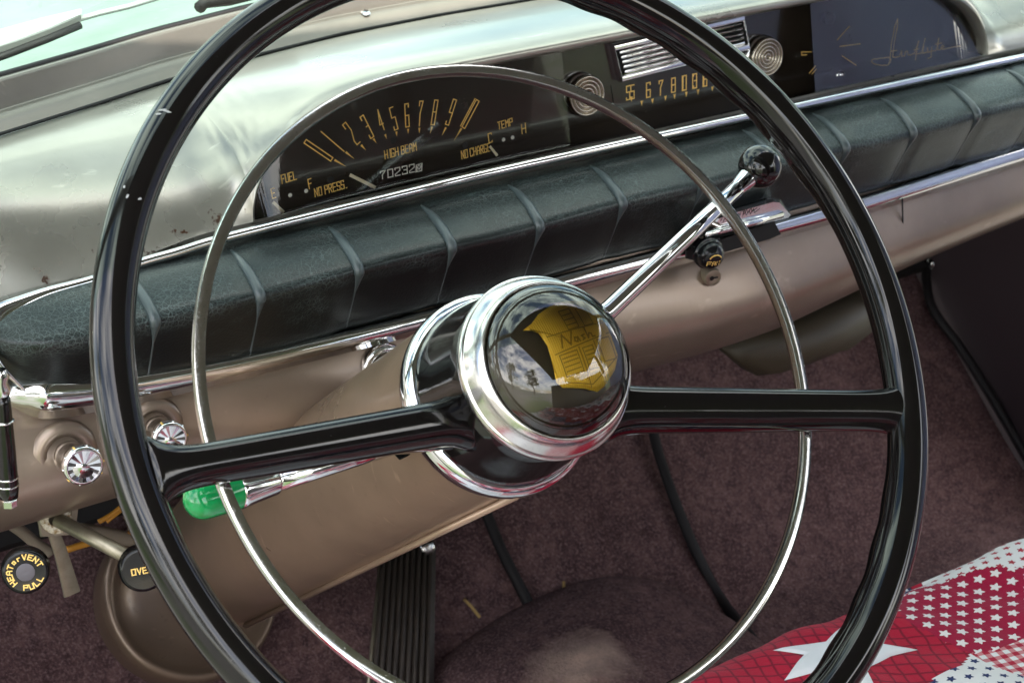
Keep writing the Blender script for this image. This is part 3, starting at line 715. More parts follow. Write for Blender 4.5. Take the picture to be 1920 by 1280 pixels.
# ashtray pull and its slot
mk('pull_slot', slab([onY(x, y, .2245) for x, y in ((1284, 470), (1450, 414), (1462, 438), (1440, 448), (1300, 488), (1285, 484))], NF, .0015, .0004), M['slot'], dash, smooth=False)
ap = [onY(x, y, .2240) for x, y in ((1316, 410), (1330, 402), (1438, 371), (1450, 374), (1471, 402), (1466, 408), (1330, 441), (1318, 436))]
ash = mk('ashtray_pull', slab(ap, V((0, -1, .25)), .012, .005), M['chrome'], dash, smooth=False)
mk('pull_lip', sweep([onY(1322, 440, .211), onY(1400, 420, .210), onY(1466, 402, .211)], superell(.0022, .0022, 3, 10), NF), M['chrome'], ash)
O2 = onY(1355, 418, .2117)
sc2 = [[(0, .001), (.003, .005), (.0045, .001), (.006, .004), (.0075, .001), (.010, .0045), (.0105, .001), (.013, .0035), (.0135, .001)], [(.016, .001), (.0175, .0055), (.019, .001), (.0215, .0038), (.0225, .001), (.025, .004), (.026, .0012), (.030, .0028)]]
mk('script_lettering', ribbons(sc2, .0006, lambda a, b, c: O2 + V((a, -c - .0004, b + a * .012))), M['slot'], ash, smooth=False)

# ---- dash knobs and lock
def rotary(px_face, px_base, yb, yf, r, label, group=None):
    b, fc = onY(*px_base, yb), onY(*px_face, yf); n = (fc - b).normalized(); n = (n + V((-.12, -.9, -.05))).normalized()
    k = thing('dash_knob', label, 'knob', b, group)
    mk('bezel', lathe([(r * 1.7, -.002), (r * 1.6, .0015), (r * 1.25, .003), (r * .95, .002), (r * .8, -.003)], b, n, 40), M['paint_shade'], k)
    d = (fc - b).length
    mk('stem', tube([b, fc], r * .58, 20), M['chrome'], k)
    mk('collar', lathe([(r * .78, d * .2), (r * .82, d * .28), (r * .78, d * .36)], b, (fc - b), 30), M['chrome'], k)
    cap = mk('cap', lathe([(r * .6, -.006), (r * .93, -.0055), (r, -.0045), (r, -.0015), (r * .96, -.0004), (r * .82, .0004), (r * .80, .0002)], fc, n, 48), M['chrome'], k)
    a, bb, n = axes(n)
    for i in range(12):                                   # faceted face: wedges meeting at a low centre
        p = [fc + n * .0002 + (a * cos(q) + bb * sin(q)) * r * .80 for q in (2 * pi * i / 12, 2 * pi * (i + .5) / 12, 2 * pi * (i + 1) / 12)]
        c = fc - n * .0003
        mk('facet', ([p[0], p[1] + n * .0003, p[2], c], [(0, 1, 3), (1, 2, 3)]), M['chrome'], cap, smooth=False)
    for i in range(10):
        q = 2 * pi * i / 10; d_ = a * cos(q) + bb * sin(q)
        mk('notch', tube([fc + d_ * r * .985 - n * .0042, fc + d_ * r * .985 - n * .0008], r * .055, 8), M['chrome'] if i % 3 else M['gold'], cap)
    return k
rotary((158, 874), (122, 850), .232, .200, .0108, 'fluted chrome dash knob between the left rim and the screen edge below the bullnose trim', 'chrome dash knobs')
rotary((320, 824), (290, 800), .232, .204, .0098, 'chrome dash knob seen between the rim and the horn ring above the left spoke', 'chrome dash knobs')
ign = thing('ignition_escutcheon', 'round chrome escutcheon half hidden behind the hub housing below the trim', 'switch', onY(712, 682, .232))
mk('bezel', lathe([(.0150, -.001), (.0145, .003), (.0125, .0045), (.0110, .004)], onY(720, 688, .232), V((-.1, -1, 0)), 40), M['chrome'], ign)
mk('barrel', lathe([(.0095, .003), (.0092, .009), (.008, .0100), (0, .0102)], onY(720, 688, .232), V((-.1, -1, 0)), 40), M['satin'], ign)
fk = onY(1331, 477, .207)
fan = thing('fan_knob', 'black fan knob lettered in gold under the ashtray pull', 'knob', onY(1331, 477, .232))
nfan = V((-.18, -.95, -.08)).normalized()
mk('stem', tube([fk - nfan * .026, fk], .0042, 14), M['knobblack'], fan)
cap = mk('cap', lathe([(.004, -.0105), (.0070, -.0085), (.0090, -.0050), (.0092, -.0040), (.0103, -.0036), (.0104, -.0012), (.0094, -.0008)] + [(.0094 * cos(q), .0085 * sin(q)) for q in [pi / 2 * i / 8 for i in range(1, 9)]], fk, nfan, 40), M['knobblack'], fan)
a, b, n = axes(nfan)
def fanpt(x, y, d): return fk + a * x + b * y + n * (.0085 * sqrt(max(0, 1 - (x * x + y * y) / .0094 ** 2)) + d)
fp_ = []
for i, ch in enumerate('FAN'):
    for pl in GL[ch]: fp_.append([(-.0052 + i * .0030 + p[0] * .0020, -.0044 + p[1] * .0029) for p in pl])
mk('lettering', ribbons(fp_, .00055, fanpt), M['gold'], cap, smooth=False)
mk('arc_mark', ribbons([[(.0042 * cos(q), -.0006 + .0034 * sin(q)) for q in [pi * (.12 + .76 * i / 10) for i in range(11)]]], .0007, fanpt), M['gold'], cap, smooth=False)
lk = onY(1338, 521, .219)
lock = thing('key_lock', 'small round chrome key lock directly below the fan knob', 'lock', onY(1338, 521, .229))
mk('barrel', lathe([(.0062, -.012), (.0062, -.0015), (.0057, 0), (.0045, .0002), (.0043, -.0003), (0, -.0003)], lk, nfan, 32), M['steel'], lock, sharp=35)
mk('keyhole', join(lathe([(.0016, .0002), (0, .0003)], lk - a * .0014 + n * .0002, nfan, 14), slab([lk + a * x + b * y + n * .0002 for x, y in ((-.001, -.0006), (.003, -.0004), (.003, .0006), (-.001, .0006))], n, .0003, .0001)), M['slot'], lock, smooth=False)
for px, lab in (((1088, 176), 'ringed chrome radio knob left of the slatted grille'), ((1425, 104), 'ringed chrome radio knob right of the slatted grille')):
    c = fp(*px) + NF * .002; rk = thing('radio_knob', lab, 'knob', c, 'ringed radio knobs')
    R_ = .0132; pr = [(R_ * .98, -.003), (R_, .004)]
    for i in range(5):
        r0 = R_ * (1 - i * .19); pr += [(r0 * .99, .0050), (r0 - R_ * .03, .0066), (r0 - R_ * .09, .0070), (r0 - R_ * .13, .0064), (r0 - R_ * .155, .0042), (r0 - R_ * .185, .0042)]
    pr += [(.0012, .0058), (0, .0064)]
    mk('cap', lathe(pr, c, V((-.05, -1, .04)), 48), M['tarnish'], rk)
    mk('skirt', lathe([(R_ * 1.06, -.001), (R_ * 1.05, .0015), (R_ * .9, .002)], c, NF, 48), M['chrome'], rk)

# ================================================================== steering column and levers
colm = thing('steering_column', 'bronze painted tubular steering column running down under the dash', 'steering column', N * -.55)
O = V((0, 0, 0))
mk('jacket', lathe([(.0485, -.06), (.0490, -.10), (.0495, -.2), (.0500, -.35), (.0505, -.50), (.0490, -.503), (.047, -.50)], O, N, 96), M['jacket'], colm)
mk('jacket_edge', lathe([(.0512, -.505), (.0520, -.499), (.0505, -.494)], O, N, 96), M['jacket'], colm)
fa = radians(-101)
mk('seam_flange', tube([whl(.0505 * cos(fa), .0505 * sin(fa), -.066), whl(.0512 * cos(fa), .0512 * sin(fa), -.3), whl(.0520 * cos(fa), .0520 * sin(fa), -.498)], .0021, 8), M['jacket'], colm)
dc = whl(-.006, -.012, -.60)
mk('floor_dish', lathe([(.0, -.02), (.030, -.02), (.050, -.012), (.056, -.004), (.0595, .004), (.0625, .006), (.0655, .003), (.0670, -.006), (.066, -.03)], dc, N, 80), M['dish'], colm)
mk('slot', slab([onH(x, y, -.085) + V((-.0004, 0, 0)) for x, y in ((742, 828), (772, 828), (770, 852), (758, 858), (746, 846))], (onH(757, 840, -.085) - whl(0, 0, -.085)).normalized(), .003, .0008), M['slot'], colm)
def lever_path(pts): return smooth_path(pts, 6)
# turn signal: sleeve and green knob
ts = thing('turn_signal_lever', 'chrome turn signal lever with a marbled green plastic knob', 'lever', onH(750, 838, -.075))
A, Bp, C_, D_, E_ = [onH(x, y, h) for x, y, h in ((762, 830, -.080), (516, 899, -.072), (452, 915, -.071), (400, 931, -.070), (345, 947, -.069))]
ax = (D_ - A).normalized()
mk('rod', tube([A, A.lerp(Bp, .5), Bp], .0052, 16, lambda q: .75 + .35 * q), M['chrome'], ts)
L1 = (C_ - Bp).length
mk('sleeve', lathe([(.0050, -.001), (.0066, 0), (.0070, .001), (.0086, L1), (.0090, L1 + .002), (.0080, L1 + .003)], Bp, ax, 32), M['chrome'], ts)
L2 = .0275; R2 = .0094
mk('knob', lathe([(R2 * .86, -.003), (R2 * .95, .0), (R2, .004), (R2, L2 - R2)] + [(R2 * cos(q), L2 - R2 + R2 * sin(q)) for q in [pi / 2 * i / 10 for i in range(1, 11)]], C_ + ax * .001, ax, 40), M['green'], ts)
# gear lever
gb = onY(1425, 312, .095)
g0 = whl(.03, .012, -.085); g1 = onY(1140, 583, .085); g2 = g1.lerp(gb, .97)
gl_ = thing('gear_lever', 'slim chrome gear lever with a round black ball on the column', 'lever', g0)
mk('rod', tube([g0, g1, g1.lerp(g2, .5), g2], .0050, 18, lambda q: 1.14 - .26 * q), M['chrome'], gl_)
dirg = (gb - g1).normalized()
mk('ferrule', lathe([(.0040, -.022), (.0049, -.0165), (.0056, -.0115), (.0058, -.0095)], gb, dirg, 24), M['chrome'], gl_)
mk('ball', sphere(gb, .0121), M['black'], gl_)

# ================================================================== steering wheel
sw = thing('steering_wheel', 'large black two spoke steering wheel with chrome horn ring and gold crest', 'steering wheel', (0, 0, 0))
RC, HC0 = .2052, -.0095
def e_(th): return XA * cos(th) + UPW * sin(th)
mat_scuff = mat('pale_scuff', (.42, .42, .42), .7)
def grip(th):
    d = math.degrees(th) % 360
    on_ = 1 if (8 < d < 100 or 270 < d < 332) else 0
    if on_:
        e = min(abs(d - c) for c in (8, 100, 270, 332)); on_ = min(1, e / 12)
    return .35 + .65 * on_ * (.66 + .17 * cos(th * 42))
def rim_fn(a, b):
    th, ph = 2 * pi * a, 2 * pi * b
    g = grip(th)
    c, s = cos(ph), sin(ph)
    rx, rz = .0093, .0100
    # back and inner side carry the finger grips
    bk = max(0, -(.55 * c + .83 * s))
    rr = 1 / sqrt((c / rx) ** 2 + (s / rz) ** 2)
    rr += .0042 * g * bk ** 1.5
    rr -= .0007 * math.exp(-((ph - radians(172)) / .10) ** 2) + .0006 * math.exp(-((ph - radians(205)) / .08) ** 2)
    return e_(th) * (RC + rr * c) + N * (HC0 + rr * s)
mk('rim', grid(rim_fn, 420, 48, True, True), M['black'], sw)
rim_o = [o for o in sw.children][-1]
for px, ln, an in (((303, 209), .0042, -.5), ((309, 213), .0050, -.75), ((296, 216), .0030, -.6), ((236, 372), .0022, .9), ((258, 378), .0020, .2), ((232, 352), .0015, 1.3)):
    q = onH(*px, -.003); pr_, pw = q.x, q.dot(UPW); rr_ = hypot(pr_, pw); c_ = max(-.98, min(.98, (rr_ - RC) / .0093))
    q = XA * pr_ + UPW * pw + N * (HC0 + .0100 * sqrt(1 - c_ * c_)); th_ = atan2(pw, pr_); nn_ = (e_(th_) * c_ * 1.07 + N * sqrt(1 - c_ * c_)).normalized()
    tg = (XA * cos(an) + UPW * sin(an)); tg = (tg - nn_ * tg.dot(nn_)).normalized(); bt = nn_.cross(tg)
    mk('scuff', ([q + tg * (ln / 2 * x) + bt * (.0006 * y) + nn_ * .00015 for x, y in ((-1, -.2), (-.4, -.8), (.5, -1), (1, 0), (.4, .7), (-.6, .6))], [tuple(range(6))]), mat_scuff, rim_o, smooth=False)
def spoke(p_rim, p_hub, hr, hh):
    A, B = V(p_rim), V(p_hub)
    n = 46; d = (B - A)
    pts = [A.lerp(B, i / n) for i in range(n + 1)]
    def sc(q):
        fr = math.exp(-((q) / .055) ** 1.3) * 1.15 + math.exp(-((1 - q) / .045) ** 1.4) * .45
        hgt = hr + (hh - hr) * q
        return (hgt * (1 + fr), (.0098 + .0015 * q) * (1 + .10 * fr))
    sec = [(a, b) for a, b in superell(1, 1, 2.5, 40)]
    # the lower front edge is bevelled
    sec = [(a, b * (1 - .30 * max(0, -a) ** 2)) for a, b in sec]
    return sweep(pts, sec, UPW, sc)
mk('spoke', spoke(whl(-.200, .004, -.0115), whl(-.036, -.0095, -.040), .0085, .0108), M['black'], sw)
mk('spoke', spoke(whl(.196, -.0765, -.0115), whl(.036, -.0245, -.040), .0100, .0118), M['black'], sw)
for (a0, b0), th in (((-.036, -.0095), 0), ((.036, -.0235), 0)): pass
# hub
mk('hub_housing', lathe([(.040, -.010), (.0425, -.0155), (.0432, -.028), (.0455, -.045), (.0475, -.058), (.0480, -.066), (.044, -.070)], O, N, 96), M['black'], sw)
mk('lower_bezel', lathe([(.0470, -.0585), (.0498, -.0595), (.0515, -.0625), (.0520, -.0665), (.0512, -.0705), (.0490, -.0735), (.046, -.0740)], O, N, 96), M['chrome'], sw)
ub = mk('upper_bezel', lathe([(.0420, -.0180), (.0438, -.0178), (.0446, -.0164), (.0448, -.0145), (.0445, -.0128), (.0438, -.0119), (.0434, -.0119), (.0432, -.0114), (.0424, -.0088), (.0410, -.0056), (.0394, -.0030), (.0380, -.0016), (.0372, -.0013), (.0366, -.0022), (.0362, -.005)], O, N, 96), M['bezel'], sw)
DR, DH, D0 = .0368, .0245, -.0035          # dome radius, height, base
def dome(r, sc=1): return D0 + DH * sc * sqrt(max(0, 1 - (r / DR) ** 2)) ** 1.05
mk('horn_button', lathe([(DR * sin(pi / 2 * i / 30), dome(DR * sin(pi / 2 * i / 30))) for i in range(30, -1, -1)], O, N, 96), M['dome'], sw)
db = mk('button_back', lathe([(DR * .985 * sin(pi / 2 * i / 20), dome(DR * .985 * sin(pi / 2 * i / 20), .62) - .0012) for i in range(20, -1, -1)], O, N, 80), mat('dark_backing', (.035, .026, .014), .35, .2), sw)
# crest: follows the dome just under the clear cover
M['crest'] = mat('crest_gold', (.80, .46, .02), .38, .25)
t = T(M['crest'])
wv = t.n('ShaderNodeTexWave', Scale=300, Distortion=2.5); wv.bands_direction = 'X'; wv.inputs['Detail'].default_value = 2
t.l(t.obj(), wv.inputs['Vector'])
t.set('Base Color', t.mix(t.ramp(wv.outputs['Fac'], [(.2, 0), (.8, 1)]), (.95, .55, .015), (1.0, .68, .06)))
t.bump(t.math('ADD', wv.outputs['Fac'], t.noise(260, 3, .6)), .0006, .35)
CO = [(-.0215, .0140), (-.017, .0155), (-.012, .0185), (-.004, .0205), (.004, .0205), (.012, .0185), (.0165, .0150), (.0180, .004), (.0175, -.0095), (.013, -.0150), (.004, -.0205), (0, -.0215), (-.006, -.0185), (-.0155, -.0150), (-.0175, -.0120), (-.0155, .004), (-.0165, .0105), (-.0185, .0125)]
CR = radians(2); CX, CY = .0055, .0020
def crest_pt(x, y, c=0):
    x, y = x * 1.10, y * 1.06
    x2, y2 = x * cos(CR) - y * sin(CR) + CX, x * sin(CR) + y * cos(CR) + CY
    r = min(hypot(x2, y2), DR * .9)
    return whl(x2, y2, dome(r, .80) - .0005 + c)
def inside(p, poly):
    x, y = p; r = False; j = len(poly) - 1
    for i in range(len(poly)):
        (xi, yi), (xj, yj) = poly[i], poly[j]
        if (yi > y) != (yj > y) and x < (xj - xi) * (y - yi) / (yj - yi) + xi: r = not r
        j = i
    return r
def crest_mesh():
    n = 18; v, f = [], []; c = (0.0, -.001)
    k = len(CO); seg = []
    for i in range(k):
        for s in range(3): a, b = CO[i], CO[(i + 1) % k]; seg.append((a[0] + (b[0] - a[0]) * s / 3, a[1] + (b[1] - a[1]) * s / 3))
    m_ = len(seg)
    for j in range(n + 1):
        for x, y in seg: q = j / n; v.append(crest_pt(c[0] + (x - c[0]) * q, c[1] + (y - c[1]) * q, -.0010 if j == n else 0))
    f = [(j * m_ + i, (j + 1) * m_ + i, (j + 1) * m_ + (i + 1) % m_, j * m_ + (i + 1) % m_) for j in range(n) for i in range(m_)]
    return v, f
crest = mk('crest', crest_mesh(), M['crest'], sw)
rl = []
def rect(x0, y0, x1, y1): return [(x0, y0), (x1, y0), (x1, y1), (x0, y1), (x0, y0)]
rl += [rect(-.004, .0075, .0015, .0165), rect(.0045, .0070, .0095, .0155), rect(-.0130, -.0115, -.0045, -.0020), rect(-.0015, -.0120, .0040, -.0020), rect(.0075, -.0105, .0150, -.0005)]
rl += [[(-.0145, -.0010), (.0165, .0012)], [(-.0145, .0075), (.0165, .0062)], [(0.0055, -.0195), (.0055, -.0005)], [(-.003, -.0190), (-.003, -.001)], [(-.0155, -.0130), (-.002, -.0180), (.0165, -.0095)]]
for y in (-.0095, -.0075, -.0055, -.0038): rl += [[(-.0122, y), (-.0052, y)], [(-.0008, y), (.0034, y)]]
for y in (.0095, .0120, .0142): rl += [[(-.0035, y), (.0010, y)]]
rl = [[(a[0] + (b[0] - a[0]) * s / 4, a[1] + (b[1] - a[1]) * s / 4) for a, b in zip(pl, pl[1:]) for s in range(4)] + [pl[-1]] for pl in rl]
M['crest_line'] = mat('crest_lines', (.46, .25, .010), .4, .3)
M['crest_hi'] = mat('crest_relief', (.95, .70, .15), .25, .9)
mk('relief_lines', ribbons(rl, .00045, lambda x, y, c: crest_pt(x, y, c * 1.5)), M['crest_line'], crest, smooth=False)
nash = [[(-.0105, .0008), (-.0085, .0062), (-.0062, .0010), (-.0035, .0064)], [(-.0020, .0030), (-.0032, .0034), (-.0036, .0018), (-.0024, .0013), (-.0016, .0032), (-.0012, .0013)], [(.0018, .0034), (.0004, .0032), (.0010, .0024), (.0016, .0018), (.0004, .0013)], [(.0034, .0064), (.0034, .0014), (.0046, .0034), (.0056, .0030), (.0058, .0014), (.0072, .0014)]]
mk('script_lettering', ribbons(nash, .0007, lambda x, y, c: crest_pt(x, y, c * 1.5 + .0003)), M['crest_line'], crest, smooth=False)
# horn ring
HR0, HH0, HCX, HCY = .1588, -.030, -.004, -.0015
hsec = [(.0026, -.0022), (.0031, .0004), (.0022, .0026), (.0, .0033), (-.0022, .0026), (-.0031, .0002), (-.0028, -.0022), (0, -.0030)]
hp = [XA * HCX + UPW * HCY + e_(2 * pi * i / 240) * HR0 + N * HH0 for i in range(240)]
hr = mk('horn_ring', sweep(hp, hsec, lambda i: N, closed=True), M['pitted'], sw, sharp=50)
def arm(th, p_hub):
    e = XA * HCX + UPW * HCY + e_(th) * HR0 + N * (HH0 - .001); h = V(p_hub)
    return sweep([h, h.lerp(e, .5), e], superell(1, 1, 3, 14), N, lambda q: (.0028, .0075 - .0042 * q))
mk('arm', arm(radians(-20.8), whl(.040, -.030, -.050)), M['chrome'], hr)
mk('arm', arm(radians(178), whl(-.040, -.013, -.052)), M['chrome'], hr)

# ================================================================== pull knobs under the dash, pen, pedal, straws
def pull(px, y, r, label, rod=None):
    c = onY(*px, y); n = V((-.30, -.92, .22)).normalized()
    k = thing('pull_knob', label, 'pull knob', c - n * .03, 'black pull knobs under the dash')
    if rod: mk('rod', tube([V(rod), c - n * .012], .0042, 16), M['steel'], k)
    mk('shank', lathe([(.0052, -.020), (.0072, -.019), (.0076, -.011), (.0090, -.009)], c, n, 32), M['knobblack'], k)
    cap = mk('cap', lathe([(.004, -.012), (r * .9, -.010), (r * .98, -.008), (r, -.006), (r * .95, -.0048), (r * .985, -.0036), (r * .94, -.0022), (r * .95, -.001), (r * .86, .0003), (r * .80, .0003), (r * .5, 0), (0, .0001)], c, n, 48), M['knobblack'], k)
    return k, cap, c, n
UPK = V((-.02, 0, 1))
rod0 = onY(108, 974, .262)
k, cap, c, n = pull((48, 1072), .200, .0126, 'black heat or vent pull knob at the lower left corner')
a, b, n = axes(n, UPK)
def arc_text(s, r, deg0, deg1, h, cw, wd, small=(), inward=True):
    polys = []
    for i, ch in enumerate(s):
        if ch == ' ': continue
        q = radians(deg0 + (deg1 - deg0) * i / (len(s) - 1)); k_ = .62 if i in small else 1
        for pl in GL[ch.upper() if i not in small else ch]:
            o = []
            for x, y in pl:
                lx, ly = (x - .5) * cw * k_, (y - .5) * h * (k_ if i not in small else .8)
                rad, tan = (V((cos(q), sin(q), 0)), V((sin(q), -cos(q), 0))) if inward else (V((-cos(q), -sin(q), 0)), V((-sin(q), cos(q), 0)))
                p = V((cos(q), sin(q), 0)) * r + tan * lx + rad * ly; o.append((p.x, p.y))
            polys.append(o)
    return ribbons(polys, wd, lambda x, y, d: c + a * x + b * y + n * (.0003 + d))
mk('centre', lathe([(.0048, .00045), (.0044, .0006), (0, .0003)], c, n, 32), mat('worn_centre', (.10, .09, .105), .45), cap)
mk('lettering', arc_text('HEATorVENT', .0082, 215, 22, .0026, .0020, .00066, (4, 5)), M['gold'], cap, smooth=False)
mk('lettering', arc_text('PULL', .0082, 262, 325, .0026, .0020, .00066, (), False), M['gold'], cap, smooth=False)
k, cap, c, n = pull((268, 1068), .200, .0132, 'black overdrive pull knob on a dull rod beside the rim', rod0)
a, b, n = axes(n, UPK)
mk('lettering', text('OVERD', c - a * .0060 - b * .0018 + n * .0003, a, b, .0032, .0020, .0010, .0007), M['gold'], cap, smooth=False)
bk = thing('cable_bracket', 'cream grommet plate holding the overdrive cable under the dash edge', 'bracket', rod0)
mk('grommet', lathe([(.0042, .002), (.0062, .0025), (.0085, .002), (.0090, 0), (.0085, -.002)], rod0 + V((0, .002, 0)), V((-.3, -.92, .2)), 32), M['grommet'], bk)
mk('plate', slab([onY(x, y, .27) for x, y in ((62, 930), (148, 925), (140, 1000), (75, 1005))], NF, .002), M['steel'], bk, smooth=False)
lv = thing('brake_linkage', 'twisted metal strap hanging between the two pull knobs', 'strap', onY(130, 1060, .29))
mk('strap', sweep(smooth_path([onY(x, y, .29) for x, y in ((95, 985), (112, 1030), (125, 1075), (135, 1112))], 4), superell(.0016, .0075, 4, 12), V((0, -1, .3)), lambda q: (1, .45 + .25 * q)), M['steel'], lv, sharp=40)
mk('cable', tube(smooth_path([onY(x, y, .30) for x, y in ((10, 975), (40, 995), (70, 1020), (95, 1035))], 4), .0035, 8), M['braid'], lv)
wr_ = thing('wiring', 'loose yellow and orange wires in the dark below the dash', 'wires', onY(180, 1010, .34))
for pts, r in (([(185, 978), (215, 960), (250, 930)], .0016), ([(200, 978), (228, 955), (255, 938)], .0013), ([(125, 1030), (165, 1018), (200, 1012), (245, 1000)], .0022), ([(150, 992), (200, 1000), (250, 1012), (300, 1020)], .0045)):
    mk('wire', tube(smooth_path([onY(x, y, .33) for x, y in pts], 4), r, 8), M['wire'] if r < .004 else M['braid'], wr_)

pen0, pen1 = onY(2, 740, .10), onY(17, 940, .10)
pen = thing('pen', 'slim black pen with chrome rings hanging at the left edge of the dash', 'pen', pen1)
axp = (pen1 - pen0).normalized(); Lp = (pen1 - pen0).length
mk('barrel', lathe([(0, -.001), (.0036, 0), (.0040, .004), (.0046, Lp * .5), (.0048, Lp * .88), (.0042, Lp * .96), (.0026, Lp * .97)], pen0, axp, 28), M['black'], pen)
for q in (.24, .77, .84): mk('ring', lathe([(.0045, Lp * q - .0006), (.0051, Lp * q), (.0045, Lp * q + .0006)], pen0, axp, 28), M['chrome'], pen)
mk('tip', lathe([(.0032, 0), (.0036, .001), (.0034, .004), (0, .0048)], pen0 + axp * Lp * .965, axp, 6), M['chrome'], pen, smooth=False)
mk('clip', lathe([(.0030, -.012), (.0044, -.009), (.0032, -.006), (.0046, -.003), (.0036, 0)], pen0, axp, 20), M['chrome'], pen)

def pdl(x, y, lift=.035): return on((x, y), (0, -1, 1), TOE + lift * 1.414)
NT = V((0, -1, 1)).normalized()
pd = thing('accelerator_pedal', 'worn ribbed rubber accelerator pedal below the steering column', 'pedal', pdl(740, 1280))
mk('pad', slab([pdl(686, 1300), pdl(672, 1420), pdl(806, 1420), pdl(812, 1030), pdl(790, 1010), pdl(715, 1010)], NT, .010, .003), M['wheelrubber'], pd)
for i in range(9):
    q = (i + .7) / 9.4; a, b = pdl(706 + (806 - 706) * q, 1012), pdl(674 + (800 - 674) * q, 1415)
    mk('rib', sweep([a + NT * .0108, a.lerp(b, .5) + NT * .0108, b + NT * .0108], superell(.0028, .0019, 3, 10), NT), M['wheelrubber'], pd)
mk('edge_strip', tube([pdl(712, 1012) + NT * .009, pdl(672, 1415) + NT * .009], .0018, 8), M['steel'], pd)
bc = pdl(792, 1032) + NT * .011
mk('bolt', lathe([(.0075, 0), (.0072, .002), (.005, .0038), (0, .0045)], bc, NT, 24), M['satin'], pd)
for (p, q), lab in ((((870, 1122), (900, 1157)), 'longer dry straw lying on the carpet right of the pedal'), (((1057, 1090), (1058, 1117)), 'shorter straw on the carpet at the edge of the mound')):
    a, b = fl(*p, .013), fl(*q, .013)
    tag(mk('straw', tube([a, a.lerp(b, .5) + V((0, 0, .001)), b], .0014, 6), M['straw']), lab, 'straw', 'straws on the carpet')

# ================================================================== patchwork quilt on the seat
QZ = -.25
ql = thing('quilt', 'red white and navy patchwork quilt with stars spread over the bench seat', 'quilt', (.3, -.2, QZ))
def z8(x, y): p = onZ(1240 + x / 2.824, 880 + y / 2.824, QZ); return (p.x, p.y)
POLY = {
 'E': [z8(*q) for q in ((1330, 560), (1480, 548), (1580, 520), (1700, 512), (1920, 525), (2300, 540), (2300, 100), (1500, 300))],
 'B': [z8(*q) for q in ((1330, 560), (1480, 548), (1580, 520), (1700, 512), (1920, 525), (2250, 560), (2150, 760), (1920, 865), (1760, 935), (1640, 955), (1450, 870), (1290, 790), (1240, 700))],
 'D': [z8(*q) for q in ((1640, 955), (1760, 935), (1920, 865), (2150, 760), (2400, 900), (2200, 1250), (1920, 1085), (1790, 1040))],
 'C': [z8(*q) for q in ((1640, 955), (1790, 1040), (1920, 1085), (2200, 1250), (1900, 1700), (1300, 1500), (1400, 1129), (1590, 1035))],
 'A': [z8(*q) for q in ((1290, 790), (1450, 870), (1640, 955), (1590, 1035), (1400, 1129), (1300, 1500), (700, 1700), (-200, 1400), (300, 900), (800, 600), (1200, 560))],
}
YF = .041; RF = .036
def qpt(x, s):
    z = QZ; y = s
    if s > YF:
        a = (s - YF) / RF
        if a < pi / 2: y, z = YF + RF * sin(a), QZ - RF * (1 - cos(a))
        else: y, z = YF + RF + .004 * sin(30 * x), QZ - RF - (s - YF - RF * pi / 2)
    z += (.0040 * sin(23 * x + 4) * sin(19 * s + 1) + .0018 * sin(61 * x + 20 * s) * sin(47 * s - 13 * x + 1) + .0007 * sin(140 * x + 60 * s)) * (1 if s < YF + .03 else 0)
    return V((x, y, z))
qx = [-.27 + .34 * i / 34 for i in range(34)] + [.07 + .46 * i / 230 for i in range(230)] + [.53 + .30 * i / 30 for i in range(31)]
qs = [-.60 + .48 * i / 48 for i in range(48)] + [-.12 + .22 * i / 110 for i in range(110)] + [.10 + .16 * i / 16 for i in range(17)]
buckets = {}
for i in range(len(qx) - 1):
    for j in range(len(qs) - 1):
        cx, cs = (qx[i] + qx[i + 1]) / 2, (qs[j] + qs[j + 1]) / 2; key = None
        if .05 < cx < .62 and cs > -.14:
            for k_ in 'EBDCA':
                if inside((cx, cs), POLY[k_]): key = k_; break
        if key is None: key = (int((cx + 2) / .105), int((cs + 2) / .105))
        buckets.setdefault(key, []).append((i, j))
mats = {'A': 'q_check', 'B': 'q_redstar', 'C': 'q_whitenavy', 'D': 'q_gingham', 'E': 'q_whitered'}
cyc = ['q_whitenavy', 'q_check', 'q_redstar', 'q_gingham', 'q_redstar', 'q_white', 'q_navystar', 'q_check']
star_at = []
for key, cells in buckets.items():
    idx, v, f = {}, [], []
    for i, j in cells:
        q = []
        for a, b in ((i, j), (i + 1, j), (i + 1, j + 1), (i, j + 1)):
            if (a, b) not in idx: idx[(a, b)] = len(v); v.append(qpt(qx[a], qs[b]))
            q.append(idx[(a, b)])
        f.append(tuple(q))
    mn = mats.get(key) if isinstance(key, str) else cyc[(key[0] * 3 + key[1] * 5) % 8]
    mk('patch', (v, f), M[mn], ql)
    if not isinstance(key, str) and (key[0] + key[1]) % 2 and len(cells) > 20:
        star_at.append((sum(qx[i] for i, j in cells) / len(cells), sum(qs[j] for i, j in cells) / len(cells), mn))
def star_mesh(pts):
    c = (sum(p[0] for p in pts) / len(pts), sum(p[1] for p in pts) / len(pts)); seg = []
    for i in range(len(pts)):
        a, b = pts[i], pts[(i + 1) % len(pts)]
        seg += [(a[0] + (b[0] - a[0]) * s / 5, a[1] + (b[1] - a[1]) * s / 5) for s in range(5)]
    v, k_ = [], len(seg)
    for j in range(9):
        for x, y in seg:
            q = j / 8; p = qpt(c[0] + (x - c[0]) * q, c[1] + (y - c[1]) * q); p.z += .0022 if j < 8 else .0004
            v.append(p)
    return v, [(j * k_ + i, (j + 1) * k_ + i, (j + 1) * k_ + (i + 1) % k_, j * k_ + (i + 1) % k_) for j in range(8) for i in range(k_)]
STAR = [(1000, 795), (1040, 925), (1200, 920), (1360, 940), (1215, 985), (1080, 1060), (1150, 1230), (905, 1100), (650, 1145), (755, 1012), (590, 982), (870, 930)]
mk('star', star_mesh([z8(*q) for q in STAR]), M['q_white'], ql)
